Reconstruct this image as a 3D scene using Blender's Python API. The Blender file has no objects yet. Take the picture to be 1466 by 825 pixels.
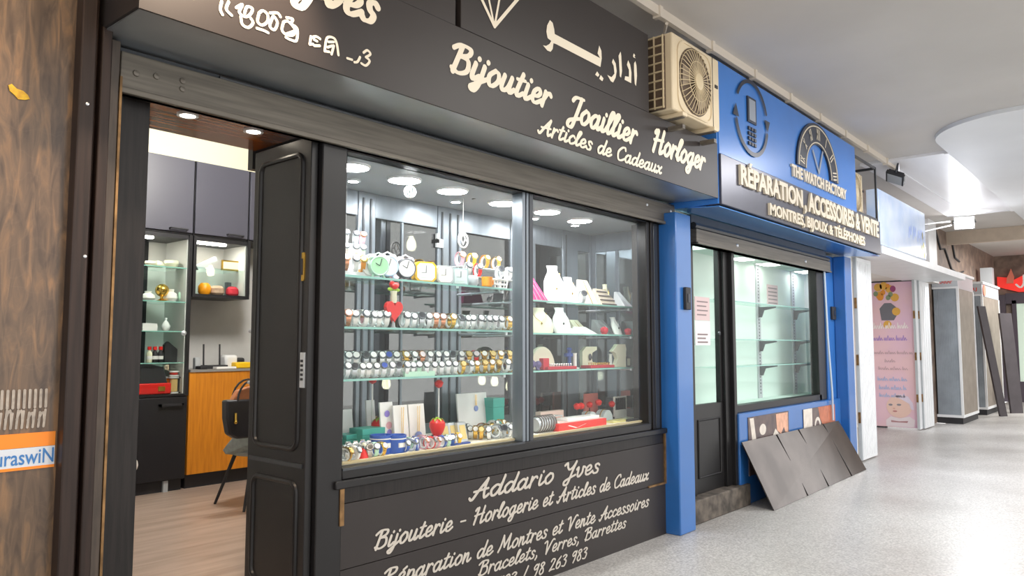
import bpy, math, random
import numpy as np
from mathutils import Vector, Matrix, Euler
R = math.radians
PI = math.pi
rng = random.Random(7)
scene = bpy.context.scene
COL = scene.collection

# ------------------------------------------------------------------ camera, world, lights
FPX, CX, CY = 1077.0, 733.0, 412.5
YAW, PITCH = R(41.0), R(4.433)
cam_d = bpy.data.cameras.new('camera')
cam_d.sensor_width = 36.0
cam_d.lens = 36.0 * FPX / 1466.0
cam_d.clip_start = 0.02
cam = bpy.data.objects.new('camera', cam_d)
COL.objects.link(cam)
cam.location = (0, 0, 1.5)
cam.rotation_euler = (R(90) + PITCH, 0, YAW - R(90))
scene.camera = cam

scene.view_settings.view_transform = 'Standard'
scene.view_settings.look = 'None'
scene.view_settings.gamma = 1.0
scene.view_settings.use_curve_mapping = False
scene.view_settings.exposure = 0.7

world = bpy.data.worlds.new('daylight')
scene.world = world
world.use_nodes = True
bg = world.node_tree.nodes['Background']
bg.inputs[0].default_value = (1.0, 0.985, 0.965, 1)
bg.inputs[1].default_value = 1.15


def lamp(name, typ, loc, power, color=(1, 1, 1), size=0.2, size_y=None, rot=(0, 0, 0), spot=None):
    d = bpy.data.lights.new(name, typ)
    d.energy = power
    d.color = color
    if typ == 'AREA':
        d.size = size
        if size_y:
            d.shape = 'RECTANGLE'
            d.size_y = size_y
    elif typ == 'SPOT':
        d.shadow_soft_size = size
        d.spot_size = spot or R(100)
        d.spot_blend = 0.6
    else:
        d.shadow_soft_size = size
    o = bpy.data.objects.new(name, d)
    COL.objects.link(o)
    o.location = loc
    o.rotation_euler = rot
    return o


# ceiling lamps of the arcade (warm one by the first shop, cool floodlights further along)
lamp('arcade_lamp_light', 'POINT', (0.75, 1.35, 3.75), 20, (1.0, 0.70, 0.42), 0.12)
lamp('sign_lamp_light', 'SPOT', (1.42, 2.22, 3.36), 95, (1.0, 0.78, 0.58), 0.05, None, (R(44), 0, 0), R(75))
lamp('arcade_ceiling_light', 'AREA', (5.0, 0.2, 3.9), 60, (1.0, 0.95, 0.88), 1.2, 1.2)
lamp('arcade_ceiling_light', 'AREA', (9.5, 0.6, 3.9), 80, (0.97, 0.97, 1.0), 1.2, 1.2)
lamp('flood_light', 'SPOT', (16.05, 2.72, 3.70), 130, (0.93, 0.95, 1.0), 0.12, None, (R(-20), R(38), 0), R(150))
lamp('arcade_end_light', 'AREA', (20.5, 1.6, 3.8), 120, (1.0, 0.97, 0.93), 1.5, 1.5)
# shop room
lamp('shop_room_light', 'POINT', (3.1, 5.2, 3.3), 120, (1.0, 0.96, 0.88), 0.25)
# ceiling light of the blue shop's entrance
lamp('blue_shop_light', 'AREA', (6.3, 3.75, 2.64), 14, (0.95, 1.0, 0.98), 0.6, 0.6)


# ------------------------------------------------------------------ pixel rays -> points on real planes
_F = Vector((math.cos(YAW) * math.cos(PITCH), math.sin(YAW) * math.cos(PITCH), math.sin(PITCH)))
_R = Vector((math.sin(YAW), -math.cos(YAW), 0))
_U = _R.cross(_F)
_C = Vector((0, 0, 1.5))


def _ray(px, py):
    return _F + _R * ((px - CX) / FPX) + _U * ((CY - py) / FPX)


def onY(px, py, y):
    d = _ray(px, py)
    return _C + d * ((y - _C.y) / d.y)


def onX(px, py, x):
    d = _ray(px, py)
    return _C + d * ((x - _C.x) / d.x)


def onZ(px, py, z):
    d = _ray(px, py)
    return _C + d * ((z - _C.z) / d.z)


# ------------------------------------------------------------------ materials
def lin(h):
    h = h.lstrip('#')
    out = []
    for i in (0, 2, 4):
        c = int(h[i:i + 2], 16) / 255.0
        out.append(c / 12.92 if c <= 0.04045 else ((c + 0.055) / 1.055) ** 2.4)
    return (*out, 1.0)


MATS = {}


def mat(name, hexcol, rough=0.5, metal=0.0, var=0.0, scale=6.0, hex2=None, bump=0.0, spec=0.5, emit=0.0, stretch=None, detail=4.0, coat=0.0, ramp=(0.35, 0.65)):
    if name in MATS:
        return MATS[name]
    m = bpy.data.materials.new(name)
    m.use_nodes = True
    nt = m.node_tree
    b = nt.nodes['Principled BSDF']
    col = lin(hexcol)
    b.inputs['Base Color'].default_value = col
    b.inputs['Roughness'].default_value = rough
    b.inputs['Metallic'].default_value = metal
    b.inputs['Specular IOR Level'].default_value = spec
    if coat:
        b.inputs['Coat Weight'].default_value = coat
        b.inputs['Coat Roughness'].default_value = 0.08
    if emit:
        b.inputs['Emission Color'].default_value = col
        b.inputs['Emission Strength'].default_value = emit
    if var or hex2 or bump:
        tc = nt.nodes.new('ShaderNodeTexCoord')
        mp = nt.nodes.new('ShaderNodeMapping')
        if stretch:
            mp.inputs['Scale'].default_value = stretch
        nz = nt.nodes.new('ShaderNodeTexNoise')
        nz.inputs['Scale'].default_value = scale
        nz.inputs['Detail'].default_value = detail
        nt.links.new(tc.outputs['Object'], mp.inputs[0])
        nt.links.new(mp.outputs[0], nz.inputs['Vector'])
        cr = nt.nodes.new('ShaderNodeValToRGB')
        cr.color_ramp.elements[0].position = ramp[0]
        cr.color_ramp.elements[1].position = ramp[1]
        if hex2:
            cr.color_ramp.elements[0].color = col
            cr.color_ramp.elements[1].color = lin(hex2)
        else:
            cr.color_ramp.elements[0].color = (*[c * (1 - var) for c in col[:3]], 1)
            cr.color_ramp.elements[1].color = (*[min(1, c * (1 + var)) for c in col[:3]], 1)
        nt.links.new(nz.outputs['Fac'], cr.inputs[0])
        nt.links.new(cr.outputs[0], b.inputs['Base Color'])
        if bump:
            bp = nt.nodes.new('ShaderNodeBump')
            bp.inputs['Strength'].default_value = bump
            bp.inputs['Distance'].default_value = 0.01
            nt.links.new(nz.outputs['Fac'], bp.inputs['Height'])
            nt.links.new(bp.outputs[0], b.inputs['Normal'])
    MATS[name] = m
    return m


def glass_mat(name, tint=(1, 1, 1), refl=0.08, rough=0.0, fres=True):
    m = bpy.data.materials.new(name)
    m.use_nodes = True
    nt = m.node_tree
    nt.nodes.clear()
    out = nt.nodes.new('ShaderNodeOutputMaterial')
    tr = nt.nodes.new('ShaderNodeBsdfTransparent')
    tr.inputs[0].default_value = (*tint, 1)
    gl = nt.nodes.new('ShaderNodeBsdfGlossy')
    gl.inputs['Roughness'].default_value = rough
    mx = nt.nodes.new('ShaderNodeMixShader')
    if fres:
        lw = nt.nodes.new('ShaderNodeLayerWeight')
        lw.inputs[0].default_value = 0.25
        mu = nt.nodes.new('ShaderNodeMath')
        mu.operation = 'MULTIPLY_ADD'
        mu.inputs[1].default_value = 0.05
        mu.inputs[2].default_value = refl
        nt.links.new(lw.outputs['Fresnel'], mu.inputs[0])
        nt.links.new(mu.outputs[0], mx.inputs[0])
    else:
        mx.inputs[0].default_value = refl
    nt.links.new(tr.outputs[0], mx.inputs[1])
    nt.links.new(gl.outputs[0], mx.inputs[2])
    nt.links.new(mx.outputs[0], out.inputs[0])
    MATS[name] = m
    return m


def emit_mat(name, hexcol, strength):
    m = bpy.data.materials.new(name)
    m.use_nodes = True
    nt = m.node_tree
    nt.nodes.clear()
    out = nt.nodes.new('ShaderNodeOutputMaterial')
    e = nt.nodes.new('ShaderNodeEmission')
    e.inputs[0].default_value = lin(hexcol)
    e.inputs[1].default_value = strength
    nt.links.new(e.outputs[0], out.inputs[0])
    MATS[name] = m
    return m


BLACK = mat('black_paint', '#1c1b1c', 0.38, var=0.15, scale=3, spec=0.4)
BLACKW = mat('black_stained_wood', '#1d1918', 0.42, spec=0.35, var=0.35, scale=5, stretch=(14, 14, 0.8), bump=0.05)
SIGNB = mat('black_sign_panel', '#2e2928', 0.45, spec=0.4, var=0.08, scale=2)
SOFFIT = mat('black_gloss_soffit', '#c3cacf', 0.36, 0.9, var=0.06, scale=3)
BLUESOF = mat('blue_gloss_soffit', '#5b9ae0', 0.25, 0.5, var=0.05, scale=2)
BROWNB = mat('brown_black_wood', '#2c201b', 0.42, spec=0.35, var=0.3, scale=4, stretch=(16, 16, 0.7), bump=0.05)
GREYSTRIP = mat('worn_grey_wood', '#4a4038', 0.45, var=0.25, scale=6, stretch=(10, 10, 1))
BRASS = mat('brass', '#c9a24a', 0.3, 0.9)
BRASSD = mat('dull_brass_edge', '#8a6a45', 0.45, 0.6, var=0.4, scale=12)
STEELR = mat('shutter_steel', '#6b655c', 0.42, 0.35, var=0.18, scale=4, stretch=(0.6, 4, 14))
STEELG = mat('grey_aluminium', '#7f878f', 0.3, 0.55, var=0.06, scale=3, stretch=(8, 8, 0.6))
STEELD = mat('dark_aluminium', '#4b4e52', 0.3, 0.6, var=0.08, scale=3, stretch=(8, 8, 0.6))
LETTER = mat('cream_lettering', '#e9dfca', 0.5)
LETTERG = mat('grey_lettering', '#c4bdb2', 0.5)
BLUE = mat('blue_paint', '#2c68ae', 0.28, var=0.05, scale=2, coat=0.4)
BLUES = mat('blue_sign_panel', '#3477c8', 0.3, var=0.05, scale=2, coat=0.3)
GREYBAND = mat('grey_sign_band', '#4d4e5a', 0.3, 0.3, var=0.06, scale=2)
SLAB = mat('raised_letter_cream', '#d8cdb8', 0.45)
DARKE = mat('dark_emblem', '#252a38', 0.35)
CEIL = mat('ceiling_plaster', '#c8c4c0', 0.75, var=0.05, scale=0.8)
CEILS = mat('ceiling_step_plaster', '#dfe1e4', 0.6, var=0.03, scale=1)
CEILL = mat('ceiling_white_gloss', '#e8e9ee', 0.35, var=0.03, scale=1.2, stretch=(0.4, 5, 1))
PLASTW = mat('white_plaster', '#dedbd6', 0.7, var=0.05, scale=2)
CREAMW = mat('cream_wall', '#fbf8de', 0.7)
WALLG = mat('pale_grey_wall', '#c9c9c8', 0.7, var=0.07, scale=3)
PALEG = mat('pale_green_wall', '#d9ebe2', 0.55, var=0.02, scale=2)
FLOORIN = mat('beige_laminate_floor', '#a8968a', 0.35, hex2='#927f72', scale=3, stretch=(0.6, 6, 1))
CONC = mat('concrete_step', '#6e655c', 0.8, hex2='#3f3a35', scale=9, bump=0.3)
WHITEP = mat('white_metal', '#e4e6e8', 0.4, var=0.04, scale=3)
GREYMET = mat('grey_ribbed_metal', '#9aa3ab', 0.45, 0.2, var=0.1, scale=4)
GREYMETB = mat('taupe_ribbed_metal', '#8f867c', 0.5, 0.2, var=0.12, scale=4)
CABG = mat('grey_cabinet_front', '#494955', 0.4, var=0.03, scale=2)
CABB = mat('black_cabinet', '#1d1d22', 0.4)
ORANGEW = mat('orange_wood', '#d98a22', 0.42, hex2='#c6781a', scale=5, stretch=(9, 9, 0.7))
MAHOG = mat('mahogany_gloss', '#9a5526', 0.25, hex2='#7a3f1a', scale=4, stretch=(0.5, 8, 1), coat=0.3)
ACW = mat('aged_white_plastic', '#d8c8aa', 0.5, var=0.05, scale=3)
ACD = mat('dark_fins', '#5a4a3c', 0.6, var=0.3, scale=30, stretch=(1, 1, 12))
GUARD = mat('guard_wire', '#c9b896', 0.5)
SILVER = mat('polished_steel', '#f2f3f5', 0.22, 0.35)
CASEST = mat('watch_case_steel', '#8a9096', 0.25, 0.7)
SILVERM = mat('brushed_steel', '#cfd3d8', 0.3, 0.7)
GOLD = mat('polished_gold', '#e5b95a', 0.2, 0.9)
ROSE = mat('rose_gold', '#d99a78', 0.22, 0.85)
LEATHB = mat('black_leather', '#24242a', 0.35, var=0.1, scale=20, bump=0.1)
LEATHBR = mat('tan_leather', '#a86a44', 0.45, var=0.1, scale=20)
DIALW = mat('white_dial', '#f4f5f4', 0.3)
DIALB = mat('blue_dial', '#3e58b0', 0.3)
DIALP = mat('pearl_dial', '#eadfe6', 0.3)
DIALG = mat('champagne_dial', '#ead08a', 0.3)
DIALK = mat('dark_dial', '#33363c', 0.3)
ACRYL = mat('frosted_acrylic', '#eef2f3', 0.25)
WHITE = mat('white_leatherette', '#f3f1ee', 0.5)
CREAM = mat('cream_velvet', '#ece3cd', 0.75)
IVORY = mat('ivory_velvet', '#e3e2c8', 0.75)
MAGENTA = mat('magenta_velvet', '#b3276f', 0.7)
RED = mat('red_plastic', '#e2231f', 0.35)
REDB = mat('red_card', '#df2f28', 0.45)
REDD = mat('red_velvet', '#c4283a', 0.8)
GREENL = mat('leaf_green', '#9fc43a', 0.5)
TEAL = mat('teal_card', '#3fa79a', 0.4)
BLUET = mat('blue_tin', '#2f5bb8', 0.3)
BLUEP = mat('pale_blue_plastic', '#b9d3ea', 0.35)
MINT = mat('mint_plastic', '#bfe6cf', 0.35)
PINKP = mat('pink_plastic', '#f0b6c4', 0.35)
YELLOW = mat('yellow_plastic', '#f2c21c', 0.35)
ORANGEP = mat('orange_plastic', '#f29a1c', 0.35)
GREYP = mat('grey_plastic', '#b9bec2', 0.35)
GREYD = mat('dark_grey_plastic', '#55585f', 0.4)
PURPLE = mat('purple_satin', '#5a4a80', 0.35)
NAVY = mat('navy_velvet', '#3c55a0', 0.7)
INK = mat('dark_ink', '#2a2a2e', 0.6)
PAPER = mat('white_paper', '#eceaea', 0.7)
PINKPAP = mat('pinkish_paper', '#d9c3c3', 0.7)
PINKBAN = mat('pink_banner', '#f4cdd2', 0.45, hex2='#eac4dc', scale=1.2)
STRIP = emit_mat('cabinet_strip', '#fff6e6', 45.0)
FLESH = mat('printed_skin', '#f1cdc0', 0.5)
FLESHL = mat('printed_cap_white', '#e9dcee', 0.5)
REDSIGN = mat('red_sign_face', '#e6352c', 0.35, emit=0.35)
PLATE = mat('worn_dark_steel', '#726b68', 0.14, 0.9, hex2='#5c5654', scale=2.5, bump=0.03)
BROWNST = mat('brown_stone_cladding', '#8d7a6c', 0.6, hex2='#6d5d54', scale=5, bump=0.1)
DARKPL = mat('dark_board', '#4a4448', 0.5, var=0.1, scale=4)
FARSIGN = mat('blue_white_sign', '#d5e2f5', 0.15, hex2='#8fb4ea', scale=1.3, coat=0.8, emit=0.12)
LACE = mat('beige_lace', '#d9cfae', 0.8, var=0.15, scale=40)
CASEFLOOR = mat('case_white_floor', '#f5efdf', 0.5)
CASECEIL = mat('case_grey_ceiling', '#989da1', 0.35, var=0.05, scale=2)
FABG = mat('grey_fabric', '#8f9896', 0.85, var=0.1, scale=30)
LED = emit_mat('led_panel', '#ffffff', 50.0)
LEDB = emit_mat('blue_shop_led', '#fffdf5', 9.0)
SPOTE = emit_mat('warm_downlight', '#fff2dc', 25.0)
BULBE = emit_mat('bulb_glow', '#ffe6b8', 25.0)
FLOODE = emit_mat('floodlight_glow', '#ffffff', 40.0)
GLASS = glass_mat('window_glass', (0.985, 0.995, 0.99), 0.015)
GLASSM = glass_mat('tinted_cabinet_glass', (0.20, 0.225, 0.24), 0.20, 0.0, False)
GLASSC = glass_mat('clear_cabinet_glass', (0.95, 0.97, 0.96), 0.03)
GLASSD = glass_mat('dark_door_glass', (0.25, 0.2, 0.2), 0.10)


def shelf_glass():
    m = glass_mat('shelf_glass', (0.86, 0.96, 0.93), 0.10, 0.02)
    return m


SGLASS = shelf_glass()
SEDGE = mat('glass_edge_green', '#8fc7bd', 0.15, var=0.05)


def stone_material():
    m = bpy.data.materials.new('polished_brown_stone')
    m.use_nodes = True
    nt = m.node_tree
    b = nt.nodes['Principled BSDF']
    tc = nt.nodes.new('ShaderNodeTexCoord')
    n1 = nt.nodes.new('ShaderNodeTexNoise')
    n1.inputs['Scale'].default_value = 9
    n1.inputs['Detail'].default_value = 8
    n1.inputs['Distortion'].default_value = 1.2
    mp = nt.nodes.new('ShaderNodeMapping')
    mp.inputs['Scale'].default_value = (3, 3, 0.55)
    nt.links.new(tc.outputs['Object'], mp.inputs[0])
    nt.links.new(mp.outputs[0], n1.inputs['Vector'])
    cr = nt.nodes.new('ShaderNodeValToRGB')
    e = cr.color_ramp.elements
    e[0].position = 0.3
    e[0].color = lin('#483a30')
    e[1].position = 0.72
    e[1].color = lin('#8a6a4c')
    k = cr.color_ramp.elements.new(0.52)
    k.color = lin('#665342')
    nt.links.new(n1.outputs['Fac'], cr.inputs[0])
    # pale scratches and veins
    vo = nt.nodes.new('ShaderNodeTexVoronoi')
    vo.feature = 'DISTANCE_TO_EDGE'
    vo.inputs['Scale'].default_value = 3.2
    n2 = nt.nodes.new('ShaderNodeTexNoise')
    n2.inputs['Scale'].default_value = 4
    nt.links.new(tc.outputs['Object'], n2.inputs['Vector'])
    ad = nt.nodes.new('ShaderNodeVectorMath')
    ad.operation = 'ADD'
    nt.links.new(tc.outputs['Object'], ad.inputs[0])
    nt.links.new(n2.outputs['Color'], ad.inputs[1])
    nt.links.new(ad.outputs[0], vo.inputs['Vector'])
    r2 = nt.nodes.new('ShaderNodeValToRGB')
    r2.color_ramp.elements[0].position = 0.0
    r2.color_ramp.elements[0].color = (0.03, 0.03, 0.03, 1)
    r2.color_ramp.elements[1].position = 0.022
    r2.color_ramp.elements[1].color = (0, 0, 0, 1)
    nt.links.new(vo.outputs['Distance'], r2.inputs[0])
    mx = nt.nodes.new('ShaderNodeMix')
    mx.data_type = 'RGBA'
    nt.links.new(r2.outputs[0], mx.inputs[0])
    nt.links.new(cr.outputs[0], mx.inputs[6])
    mx.inputs[7].default_value = lin('#b79c80')
    nt.links.new(mx.outputs[2], b.inputs['Base Color'])
    b.inputs['Roughness'].default_value = 0.25
    return m


STONE = stone_material()


def floor_material():
    m = bpy.data.materials.new('grey_terrazzo')
    m.use_nodes = True
    nt = m.node_tree
    b = nt.nodes['Principled BSDF']
    tc = nt.nodes.new('ShaderNodeTexCoord')
    n1 = nt.nodes.new('ShaderNodeTexNoise')
    n1.inputs['Scale'].default_value = 70
    n1.inputs['Detail'].default_value = 3
    n2 = nt.nodes.new('ShaderNodeTexNoise')
    n2.inputs['Scale'].default_value = 0.9
    n2.inputs['Detail'].default_value = 6
    for n in (n1, n2):
        nt.links.new(tc.outputs['Object'], n.inputs['Vector'])
    c1 = nt.nodes.new('ShaderNodeValToRGB')
    c1.color_ramp.elements[0].position = 0.35
    c1.color_ramp.elements[0].color = lin('#a3a19f')
    c1.color_ramp.elements[1].position = 0.65
    c1.color_ramp.elements[1].color = lin('#cfcdca')
    nt.links.new(n1.outputs['Fac'], c1.inputs[0])
    c2 = nt.nodes.new('ShaderNodeValToRGB')
    c2.color_ramp.elements[0].position = 0.35
    c2.color_ramp.elements[0].color = (0.78, 0.77, 0.76, 1)
    c2.color_ramp.elements[1].position = 0.65
    c2.color_ramp.elements[1].color = (1, 1, 1, 1)
    nt.links.new(n2.outputs['Fac'], c2.inputs[0])
    mx = nt.nodes.new('ShaderNodeMix')
    mx.data_type = 'RGBA'
    mx.blend_type = 'MULTIPLY'
    mx.inputs[0].default_value = 1
    nt.links.new(c1.outputs[0], mx.inputs[6])
    nt.links.new(c2.outputs[0], mx.inputs[7])
    nt.links.new(mx.outputs[2], b.inputs['Base Color'])
    rr = nt.nodes.new('ShaderNodeMapRange')
    rr.inputs['To Min'].default_value = 0.22
    rr.inputs['To Max'].default_value = 0.5
    nt.links.new(n2.outputs['Fac'], rr.inputs[0])
    nt.links.new(rr.outputs[0], b.inputs['Roughness'])
    return m


FLOOR = floor_material()


# ------------------------------------------------------------------ mesh helpers
class MB:
    def __init__(s):
        s.v = []
        s.f = []
        s.ink = []

    def add(s, vs, fs):
        n = len(s.v)
        s.v += [tuple(v) for v in vs]
        s.f += [tuple(i + n for i in f) for f in fs]
        return s

    def box(s, x0, x1, y0, y1, z0, z1):
        return s.hexa([(x0, y0, z0), (x1, y0, z0), (x1, y1, z0), (x0, y1, z0)], [(x0, y0, z1), (x1, y0, z1), (x1, y1, z1), (x0, y1, z1)])

    def hexa(s, lo, hi):
        return s.add(list(lo) + list(hi), [(0, 3, 2, 1), (4, 5, 6, 7), (0, 1, 5, 4), (1, 2, 6, 5), (2, 3, 7, 6), (3, 0, 4, 7)])

    def quad(s, a, b, c, d):
        return s.add([a, b, c, d], [(0, 1, 2, 3)])

    def prism(s, pts, origin, u, v, n):
        """polygon pts (2-D) in plane (u, v) at origin, extruded by vector n"""
        o, u, v, n = Vector(origin), Vector(u), Vector(v), Vector(n)
        a = [o + u * p[0] + v * p[1] for p in pts]
        b = [p + n for p in a]
        k = len(a)
        return s.add(a + b, [tuple(range(k))[::-1], tuple(range(k, 2 * k))] + [(i, (i + 1) % k, k + (i + 1) % k, k + i) for i in range(k)])

    def poly(s, pts3):
        return s.add(pts3, [tuple(range(len(pts3)))])

    def tube(s, pts, r, n=8, cap=True, closed=False):
        pts = [Vector(p) for p in pts]
        rs = r if isinstance(r, (list, tuple)) else [r] * len(pts)
        k = len(pts)
        vs = []
        prev = None
        for i, p in enumerate(pts):
            if closed:
                t = pts[(i + 1) % k] - pts[i - 1]
            else:
                t = pts[min(i + 1, k - 1)] - pts[max(i - 1, 0)]
            t = t.normalized() if t.length > 1e-9 else Vector((0, 0, 1))
            if prev is None:
                a = Vector((0, 0, 1)) if abs(t.z) < 0.9 else Vector((1, 0, 0))
                u = t.cross(a).normalized()
            else:
                u = (prev - t * prev.dot(t)).normalized()
            prev = u
            w = t.cross(u)
            for j in range(n):
                a = 2 * PI * j / n
                vs.append(p + (u * math.cos(a) + w * math.sin(a)) * rs[i])
        fs = []
        for i in range(k if closed else k - 1):
            i2 = (i + 1) % k
            for j in range(n):
                j2 = (j + 1) % n
                fs.append((i * n + j, i * n + j2, i2 * n + j2, i2 * n + j))
        if cap and not closed:
            fs.append(tuple(range(n))[::-1])
            fs.append(tuple(range((k - 1) * n, k * n)))
        return s.add(vs, fs)

    def lathe(s, prof, c=(0, 0, 0), n=20, axis=(0, 0, 1), sx=1.0, sy=1.0):
        """profile of (radius, height) round an axis through c"""
        c, ax = Vector(c), Vector(axis).normalized()
        a = Vector((1, 0, 0)) if abs(ax.x) < 0.9 else Vector((0, 1, 0))
        u = (a - ax * a.dot(ax)).normalized()
        w = ax.cross(u)
        vs = []
        for r, h in prof:
            for j in range(n):
                t = 2 * PI * j / n
                vs.append(c + ax * h + u * (math.cos(t) * r * sx) + w * (math.sin(t) * r * sy))
        fs = []
        for i in range(len(prof) - 1):
            for j in range(n):
                j2 = (j + 1) % n
                fs.append((i * n + j, i * n + j2, (i + 1) * n + j2, (i + 1) * n + j))
        if prof[0][0] > 1e-6:
            fs.append(tuple(range(n))[::-1])
        if prof[-1][0] > 1e-6:
            fs.append(tuple(range((len(prof) - 1) * n, len(prof) * n)))
        return s.add(vs, fs)

    def ball(s, c, r, sx=1, sy=1, sz=1, n=12, m=8):
        c = Vector(c)
        vs = [c + Vector((0, 0, -r * sz))]
        for i in range(1, m):
            t = PI * i / m - PI / 2
            for j in range(n):
                a = 2 * PI * j / n
                vs.append(c + Vector((math.cos(t) * math.cos(a) * r * sx, math.cos(t) * math.sin(a) * r * sy, math.sin(t) * r * sz)))
        vs.append(c + Vector((0, 0, r * sz)))
        fs = []
        for j in range(n):
            j2 = (j + 1) % n
            fs.append((0, 1 + j2, 1 + j))
            for i in range(m - 2):
                a = 1 + i * n
                fs.append((a + j, a + j2, a + n + j2, a + n + j))
            a = 1 + (m - 2) * n
            fs.append((a + j, a + j2, len(vs) - 1))
        return s.add(vs, fs)

    def xform(s, M):
        s.v = [tuple(M @ Vector(v)) for v in s.v]
        return s

    def build(s, name, m, parent=None, bev=0.0, smooth=35, world=True):
        """one mesh object; with a parent, coordinates are given in the world and stored relative to the thing's base"""
        flush_ink(s)
        me = bpy.data.meshes.new(name)
        off = OFF.get(parent.name, Vector((0, 0, 0))) if parent is not None else None
        if parent is None and world:
            xs = [v[0] for v in s.v]
            ys = [v[1] for v in s.v]
            zs = [v[2] for v in s.v]
            off = Vector(((min(xs) + max(xs)) / 2, (min(ys) + max(ys)) / 2, min(zs)))
        off = off or Vector((0, 0, 0))
        me.from_pydata([(v[0] - off.x, v[1] - off.y, v[2] - off.z) for v in s.v], [], s.f)
        me.update()
        if smooth:
            for p in me.polygons:
                p.use_smooth = True
            me.set_sharp_from_angle(angle=R(smooth))
        o = bpy.data.objects.new(name, me)
        COL.objects.link(o)
        if m is not None:
            me.materials.append(m)
        if parent is not None:
            o.parent = parent
        else:
            o.location = off
        OFF[o.name] = off.copy()
        if bev:
            b = o.modifiers.new('bevel', 'BEVEL')
            b.width = bev
            b.segments = 2
            b.limit_method = 'ANGLE'
        return o


OFF = {}


def empty(name, loc, label, cat, group=None, rz=0.0):
    o = bpy.data.objects.new(name, None)
    COL.objects.link(o)
    o.location = loc
    o.rotation_euler = (0, 0, rz)
    o.empty_display_size = 0.05
    OFF[o.name] = Vector(loc)
    return tag(o, label, cat, group)


def tag(o, label, cat, group=None, kind=None):
    o['label'] = label
    o['category'] = cat
    if group:
        o['group'] = group
    if kind:
        o['kind'] = kind
    return o


def struct(o, label=None):
    o['kind'] = 'structure'
    if label:
        o['label'] = label
    return o


def dup(root, loc, rot=(0, 0, 0), label=None, group=None, sc=1.0, remap=None):
    r = root.copy()
    COL.objects.link(r)
    r.location = loc
    r.rotation_euler = rot
    r.scale = (sc, sc, sc)
    if label:
        r['label'] = label
    if group:
        r['group'] = group
    for ch in list(root.children):
        c = ch.copy()
        COL.objects.link(c)
        c.parent = r
        for g in list(ch.children):
            d = g.copy()
            COL.objects.link(d)
            d.parent = c
    return r


def box(x0, x1, y0, y1, z0, z1):
    return MB().box(x0, x1, y0, y1, z0, z1)


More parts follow.
